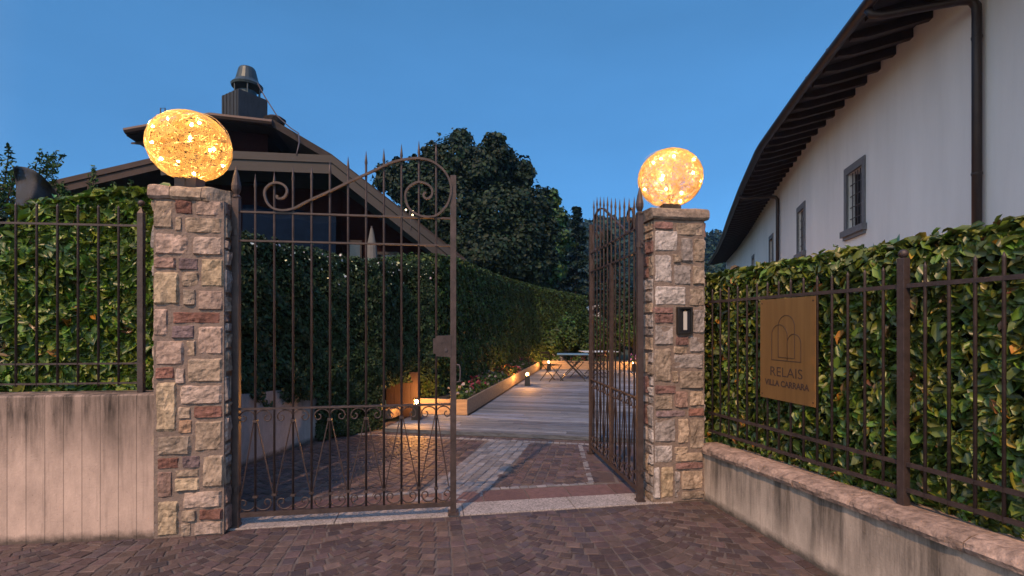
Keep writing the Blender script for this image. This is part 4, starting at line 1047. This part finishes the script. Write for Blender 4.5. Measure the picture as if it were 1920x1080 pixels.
for (o0,o1,z0,z1,nm_,mt) in ((OV+.02,-.35,.14,.165,'soffit','soffit'),(OV+.09,-6.5,.166,.23,'roof','tile')):
    s = MB(); vs = []
    for x in ss:
        for (o_,z) in ((o0,z0),(o1,z0),(o1,z1),(o0,z1)): vs.append(loc2(WQ(x,o_,roofz(o_)+z if o_ > -1 else roofz(o_)+z+0)))
    N = len(ss); fs = [(i*4+k,(i+1)*4+k,(i+1)*4+(k+1)%4,i*4+(k+1)%4) for i in range(N-1) for k in range(4)]+[(0,1,2,3),tuple((N-1)*4+k for k in (3,2,1,0))]
    s.add(vs, fs); ro = s.build(nm_, M[mt], hs_)
# cover tiles along the roof edge: one rounded bump per tile
x = 4.0; s = MB()
while x < wc[-1]-.2:
    s.tube([loc2(WQ(x,OV+.05,roofz(OV+.05)+.205)), loc2(WQ(x,OV-1.3,roofz(OV-1.3)+.21))], .055, 6); x += .21
s.build('tile_edge', M['tile'], ro)
x = 4.4
while x < wc[-1]:
    s = MB()
    prof = [(-.05,0),(OV*.45,0),(OV*.78,0),(OV*.86,.02),(OV*.93,.035),(OV-.02,.05),(OV-.02,.138),(-.05,.138)]
    hw = .055; vs = []
    for sd_ in (-hw,hw):
        for (o_,dz) in prof: vs.append(loc2(WQ(x+sd_,o_,roofz(o_)+dz)))
    n = len(prof); s.add(vs, [tuple(range(n)), tuple(range(n,2*n))[::-1]]+[(i,n+i,n+(i+1)%n,(i+1)%n) for i in range(n)])
    s.build('rafter', M['rafter'], hs_); x += .52
# gutter
s = MB(); vs = []; K = 9; N = len(ss)
for x in ss:
    c = WQ(x, OV+.09)
    dn = np.array(WQ(x, OV+1.09))-np.array(c)
    for k in range(K):
        a = math.pi+math.pi*k/(K-1); p = np.array(c)+dn*math.cos(a)*.085; vs.append(loc2((p[0],p[1],ZG+.16+math.sin(a)*.085)))
s.add(vs, [(i*K+k,(i+1)*K+k,(i+1)*K+k+1,i*K+k+1) for i in range(N-1) for k in range(K-1)])
go = s.build('gutter', M['copper'], hs_, smooth=True); sm = go.modifiers.new('s','SOLIDIFY'); sm.thickness = .008
for px_ in (1845,1463):
    s0 = w_s(px_); s = MB(); sg_ = s0+ (.35 if px_ > 1800 else .4)
    pts = [WQ(sg_,OV+.08,ZG+.09),WQ(sg_,OV+.03,ZG-.0),WQ(sg_-.04,OV-.08,ZG-.05),WQ(s0+.03,.25,ZG-.14),WQ(s0,.14,ZG-.17),WQ(s0,.085,ZG-.25),WQ(s0,.08,ZG-.4),WQ(s0,.08,0)]
    s.tube([loc2(p) for p in pts], .055, 12); dp = s.build('downpipe', M['copper'], hs_, smooth=True)
    for zz in (5.4,3.6):
        s = MB(); s.lathe([(.06,zz),(.062,zz+.015),(.06,zz+.03)], loc2(WQ(s0,.08,0)), 12); s.bar(loc2(WQ(s0,.02,zz+.015)),loc2(WQ(s0+.1,.06,zz+.015)),.012,.012); s.build('bracket', M['copper'], dp)
# little snow hooks on the roof edge
for px_, x in zip(range(12), (6.9,8.4,9.4,10.9,12.4,14.2,16,18,20,22.5,25,28)):
    b = Vector(loc2(WQ(x,OV-.05,roofz(OV-.05)+.28))); s = MB(); dn = Vector((*(np.array(WQ(x,OV+1))-np.array(WQ(x,OV))),0))
    s.tube([b, b+Vector((0,0,.09)), b+Vector((0,0,.12))+dn*.03, b+Vector((0,0,.10))+dn*.06, b+Vector((0,0,.075))+dn*.05], .008, 5); s.build('snow_hook', M['darkiron'], hs_)

# ------------------------------------------------------------------ timber house on the left
HA = R(10.4); hU = Vector((math.cos(HA), math.sin(HA), 0)); hN = Vector((-math.sin(HA), math.cos(HA), 0))
HO = Vector((-6.71,12.0,0))
def HP(px, py, back=0):
    r = (px-960)/930; o = HO+hN*back; s_ = (r*o.y-o.x)/(hU.x-r*hU.y); p = o+hU*s_; return Vector((p.x, p.y, PZ(py, p.y)))
th_ = empty('timber_house', HO, 0, 'low dark timber house with a stepped brown roof and chimney, left behind the hedge', 'house')
def rel(p): return tuple(Vector(p)-HO)
def slab(mb, p, q, t, depth, back=0, over=None):
    """roof piece whose front edge runs p->q (top line), thickness t, extruded along hN"""
    dn = Vector((0,0,-t)); f = hN*depth
    mb.hexa([rel(p+dn),rel(q+dn),rel(q+dn+f),rel(p+dn+f)], [rel(p),rel(q),rel(q+f),rel(p+f)])
# lower roof
line = [HP(40,352),HP(300,292),HP(440,283),HP(622,291),HP(872,490)]
m_ = MB()
for i in range(4): slab(m_, line[i]+hN*.06, line[i+1]+hN*.06, .28, 9 if i != 3 else 9)
lr = m_.build('roof', M['tile'], th_)
for i in range(4):
    m_ = MB(); p, q = line[i], line[i+1]; d1 = Vector((0,0,-.0)); k = .30 if i in (1,2,3) else .2
    for (za,zb,pr_) in ((0.0,-k*.62,0),(-k*.62-.004,-k*1.5,.035)):
        a,b = p+Vector((0,0,za)), q+Vector((0,0,za)); c,d = p+Vector((0,0,zb)), q+Vector((0,0,zb))
        fo_ = hN*.055; bk_ = hN*pr_
        m_.hexa([rel(c+bk_),rel(d+bk_),rel(d+fo_+bk_),rel(c+fo_+bk_)], [rel(a+bk_),rel(b+bk_),rel(b+fo_+bk_),rel(a+fo_+bk_)])
    m_.build('fascia', M['fascia'] if i else M['rafter'], th_)
# soffit rafters of the lower roof
# walls set back under the roof
m_ = MB(); bk_ = 1.3
def wallpanel(mb, px0, px1, z0, ztopfun, back, depth=.2):
    a, b = HP(px0,600,back), HP(px1,600,back); a.z = z0; b.z = z0; za, zb = ztopfun(px0), ztopfun(px1)
    f = hN*depth; mb.hexa([rel(a),rel(b),rel(b+f),rel(a+f)], [rel((a.x,a.y,za)),rel((b.x,b.y,zb)),rel(Vector((b.x,b.y,zb))+f),rel(Vector((a.x,a.y,za))+f)])
wallpanel(m_, 180, 640, 0, lambda p: 5.35, bk_); wallpanel(m_, 640.5, 838, 0, lambda p: 5.35-(p-640)*.0105, bk_)
m_.build('wall', M['redwall'], th_)
m_ = MB(); p0, p1 = HP(838,600,bk_), HP(838,600,8.5); m_.hexa([rel((p.x,p.y,0)) for p in (p0,p1,p1-hU*.2,p0-hU*.2)], [rel((p.x,p.y,3.0)) for p in (p0,p1,p1-hU*.2,p0-hU*.2)])
m_.build('side_wall', M['redwall'], th_)
# windows / doors in the wall
for (a,b,z0,z1,mm) in ((655,675,2.2,3.9,'glass'),(690,745,2.0,3.6,'glass'),(752,785,2.0,3.3,'cream')):
    m_ = MB(); pa, pb = HP(a,600,bk_-.04), HP(b,600,bk_-.04); f = hN*.03
    m_.hexa([rel((p.x,p.y,z0)) for p in (pa,pb,pb+f,pa+f)], [rel((p.x,p.y,z1)) for p in (pa,pb,pb+f,pa+f)]); 
    fr_ = MB()
    for (u0,u1,v0,v1) in ((a-3,a,z0,z1),(b,b+3,z0,z1),(a-3,b+3,z1,z1+.08)):
        qa,qb = HP(u0,600,bk_-.08), HP(u1,600,bk_-.08); f = hN*.07
        fr_.hexa([rel((p.x,p.y,v0)) for p in (qa,qb,qb+f,qa+f)], [rel((p.x,p.y,v1)) for p in (qa,qb,qb+f,qa+f)])
    wi = fr_.build('window', M['fascia'], th_); 
    if mm == 'cream':
        cu_ = MB(); nn_ = 24; vs = []
        for i in range(nn_+1):
            p = pa.lerp(pb, i/nn_)-hN*(.02+.018*math.sin(i*1.9)); vs += [rel((p.x,p.y,z0)), rel((p.x,p.y,z1))]
        cu_.add(vs, [(i*2,i*2+2,i*2+3,i*2+1) for i in range(nn_)]); c_ = cu_.build('curtain', M['cream'], wi, smooth=True); c_.modifiers.new('s','SOLIDIFY').thickness = .004
    else: m_.build('pane', M['glass'], wi)
# upper lantern: walls, roof
m_ = MB(); wallpanel(m_, 300, 502, 5.5, lambda p: 7.0-.0*p, 1.6, 3.0); m_.build('upper_wall', M['redwall'], th_)
ul = [HP(237,240,1.0),HP(395,211,1.0),HP(512,224,1.0),HP(622,289,1.0),HP(872,484,1.0)]
m_ = MB()
for i in range(4): slab(m_, ul[i], ul[i+1], .2 if i < 2 else .2, 6)
m_.build('upper_roof', M['tile'], th_)
m_ = MB()
for i in range(2):
    p, q = ul[i]-hN*.06, ul[i+1]-hN*.06; m_.tube([rel(p-Vector((0,0,.11))),rel(q-Vector((0,0,.11)))], .085, 8)
m_.build('gutter', M['copper'], th_)
m_ = MB(); a,b = HP(237,262,1.4), HP(300,262,1.4); m_.hexa([rel(HP(245,270,1.3)),rel(HP(330,278,1.3)),rel(HP(330,278,3.3)),rel(HP(245,270,3.3))],[rel(HP(246,267,1.3)),rel(HP(330,258,1.3)),rel(HP(330,258,3.3)),rel(HP(246,267,3.3))]); m_.build('lower_eave', M['rafter'], th_)
m_ = MB(); a = HP(301,222,1.5); m_.tube([rel(a),rel(a+Vector((0,0,.27))),rel(a+Vector((.12,0,.27))),rel(a+Vector((.12,0,.05)))], .016, 5); m_.build('bracket', M['darkiron'], th_)
# filler roof between the lantern and the sloping verge
m_ = MB(); A0,A1,A2,A3 = HP(512,226,1.02),HP(622,291,1.02),HP(622,300,.3),HP(440,290,.3); A4 = HP(440,245,1.5)
# chimney
cB = HP(459,222,2.2); ch_ = MB(); wd = .42
def cpt(x,y,z): x, y = x*.74+y*.67, -x*.67+y*.74; p = Vector((cB.x,cB.y,0))+hU*x+hN*y; return rel((p.x,p.y,z))
zb, zt_ = PZ(226,cB.y)-.3, PZ(184,cB.y)
ch_.hexa([cpt(-wd,-.42,zb),cpt(wd,-.42,zb),cpt(wd,.42,zb),cpt(-wd,.42,zb)], [cpt(-wd,-.42,zt_),cpt(wd,-.42,zt_),cpt(wd,.42,zt_),cpt(-wd,.42,zt_)])
for i in range(-2,3): ch_.hexa([cpt(i*.17-.012,-.435,zb),cpt(i*.17+.012,-.435,zb),cpt(i*.17+.012,-.42,zb),cpt(i*.17-.012,-.42,zb)],[cpt(i*.17-.012,-.435,zt_),cpt(i*.17+.012,-.435,zt_),cpt(i*.17+.012,-.42,zt_),cpt(i*.17-.012,-.42,zt_)])
cho = ch_.build('chimney', M['chim'], th_)
pt_ = MB(); c0 = cpt(.03,.05,zt_); k = .0155
pt_.lathe([(.25,0),(.25,.18),(.20,.2)], c0, 20)
for a in range(6): pt_.tube([(c0[0]+.36*math.cos(a*1.047),c0[1]+.36*math.sin(a*1.047),c0[2]),(c0[0]+.36*math.cos(a*1.047),c0[1]+.36*math.sin(a*1.047),c0[2]+.34)], .02, 5)
pt_.lathe([(.40,.30),(.42,.36),(.34,.44),(.30,.5),(.22,.82),(.19,.86),(.12,.88)], c0, 20)
pt_.build('chimney_pot', M['pot'], cho, smooth=False)
cb = MB(); cp = [HP(482,155,2.0),HP(497,182,1.9),HP(520,218,1.5),HP(545,240,1.0),HP(560,250,.6),HP(561,268,.2),HP(556,290,-.02)]
cb.tube([rel(p) for p in cp], .016, 6); cb.build('cable', M['darkiron'], th_, smooth=True)
m_ = MB(); p = HP(515,226,1.9); m_.lathe([(.25,-.1),(.3,.02),(.2,.09),(.05,.11)], rel(p), 14); m_.build('roof_vent', M['tile'], th_)

# covered things behind the jasmine hedge
m_ = MB(); nx, ny = 18, 8
def awn(u, v): p = HP(455+u*175, 400, .15+v*.9); return (p.x,p.y, PZ(402+u*18,p.y)+v*.25+.03*math.sin(u*14))
vs = [awn(i/nx,j/ny) for j in range(ny+1) for i in range(nx+1)]+[(awn(i/nx,0)[0],awn(i/nx,0)[1]-.02,awn(i/nx,0)[2]-.75+.05*math.sin(i*1.3)) for i in range(nx+1)]
fs = [(j*(nx+1)+i,j*(nx+1)+i+1,(j+1)*(nx+1)+i+1,(j+1)*(nx+1)+i) for j in range(ny) for i in range(nx)]+[((ny+1)*(nx+1)+i,(ny+1)*(nx+1)+i+1,i+1,i) for i in range(nx)]
m_.add(vs, fs); aw = m_.build('awning', M['bluecloth'], smooth=False); aw.modifiers.new('s','SOLIDIFY').thickness = .01
tag(aw, 'blue cloth awning hanging below the timber house eaves', 'awning')
um = empty('closed_parasol', (*HP(697,600,.2)[:2],0), 0, 'closed pale parasol standing beside the timber house wall', 'parasol')
zt_ = PZ(425,12.6); m_ = MB(); m_.lathe([(.05,zt_-1.5),(.2,zt_-1.35),(.13,zt_-.5),(.03,zt_)], (0,0,0), 12); m_.build('canopy', M['cream'], um)
m_ = MB(); m_.tube([(0,0,0),(0,0,zt_+.05)], .025, 8); m_.build('pole', M['darkiron'], um)
# small wall lamp by the gable end
lmp = empty('wall_lamp', tuple(HP(768,396,-.1)), 0, 'tiny lit lamp cluster on the gable end of the timber house', 'lamp')
m_ = MB(); m_.tube([(0,.12,-.45),(0,.1,0),(0,0,0),(0,0,-.1)], .012, 6); m_.build('arm', M['darkiron'], lmp)
for x,z in ((-.09,.03),(0,.05),(.08,.0),(.08,-.1)):
    m_ = MB(); m_.ball((x,-.02,z), .022, 8, 6); m_.build('bulb', mat('small_bulb',(1,.8,.5),.5,emit=(1,.75,.4),estr=3), lmp, smooth=True)

# pale villa far beyond the deck
pv = empty('villa', (8.3,44,0), 0, 'pale distant villa glimpsed through the open gate leaf', 'house')
m_ = MB(); m_.box(-1.4,2.9,0,6,0,PZ(566,44)); m_.build('wall', M['pvilla'], pv)
m_ = MB(); m_.box(-1.6,3.1,-.3,6.3,PZ(566,44),PZ(566,44)+.18); m_.build('roof', M['pvilla'], pv)
for x in (-1.0,.1,1.3):
    m_ = MB(); m_.box(x,x+.65,-.03,.02,.9,2.0); m_.build('window', M['glass'], pv)

# ------------------------------------------------------------------ evening haze
hz = MB(); hz.box(-420,420,-30,420,-1.03,75); hm = bpy.data.materials.new('haze'); hm.use_nodes = True
hn = hm.node_tree.nodes; hn.remove(hn['Principled BSDF']); pv_ = hn.new('ShaderNodeVolumePrincipled'); pv_.inputs['Density'].default_value = .0005
pv_.inputs['Color'].default_value = (.30,.62,1.0,1); pv_.inputs['Anisotropy'].default_value = .2
hm.node_tree.links.new(pv_.outputs[0], hn['Material Output'].inputs['Volume'])
tag(hz.build('haze', hm), kind='stuff')
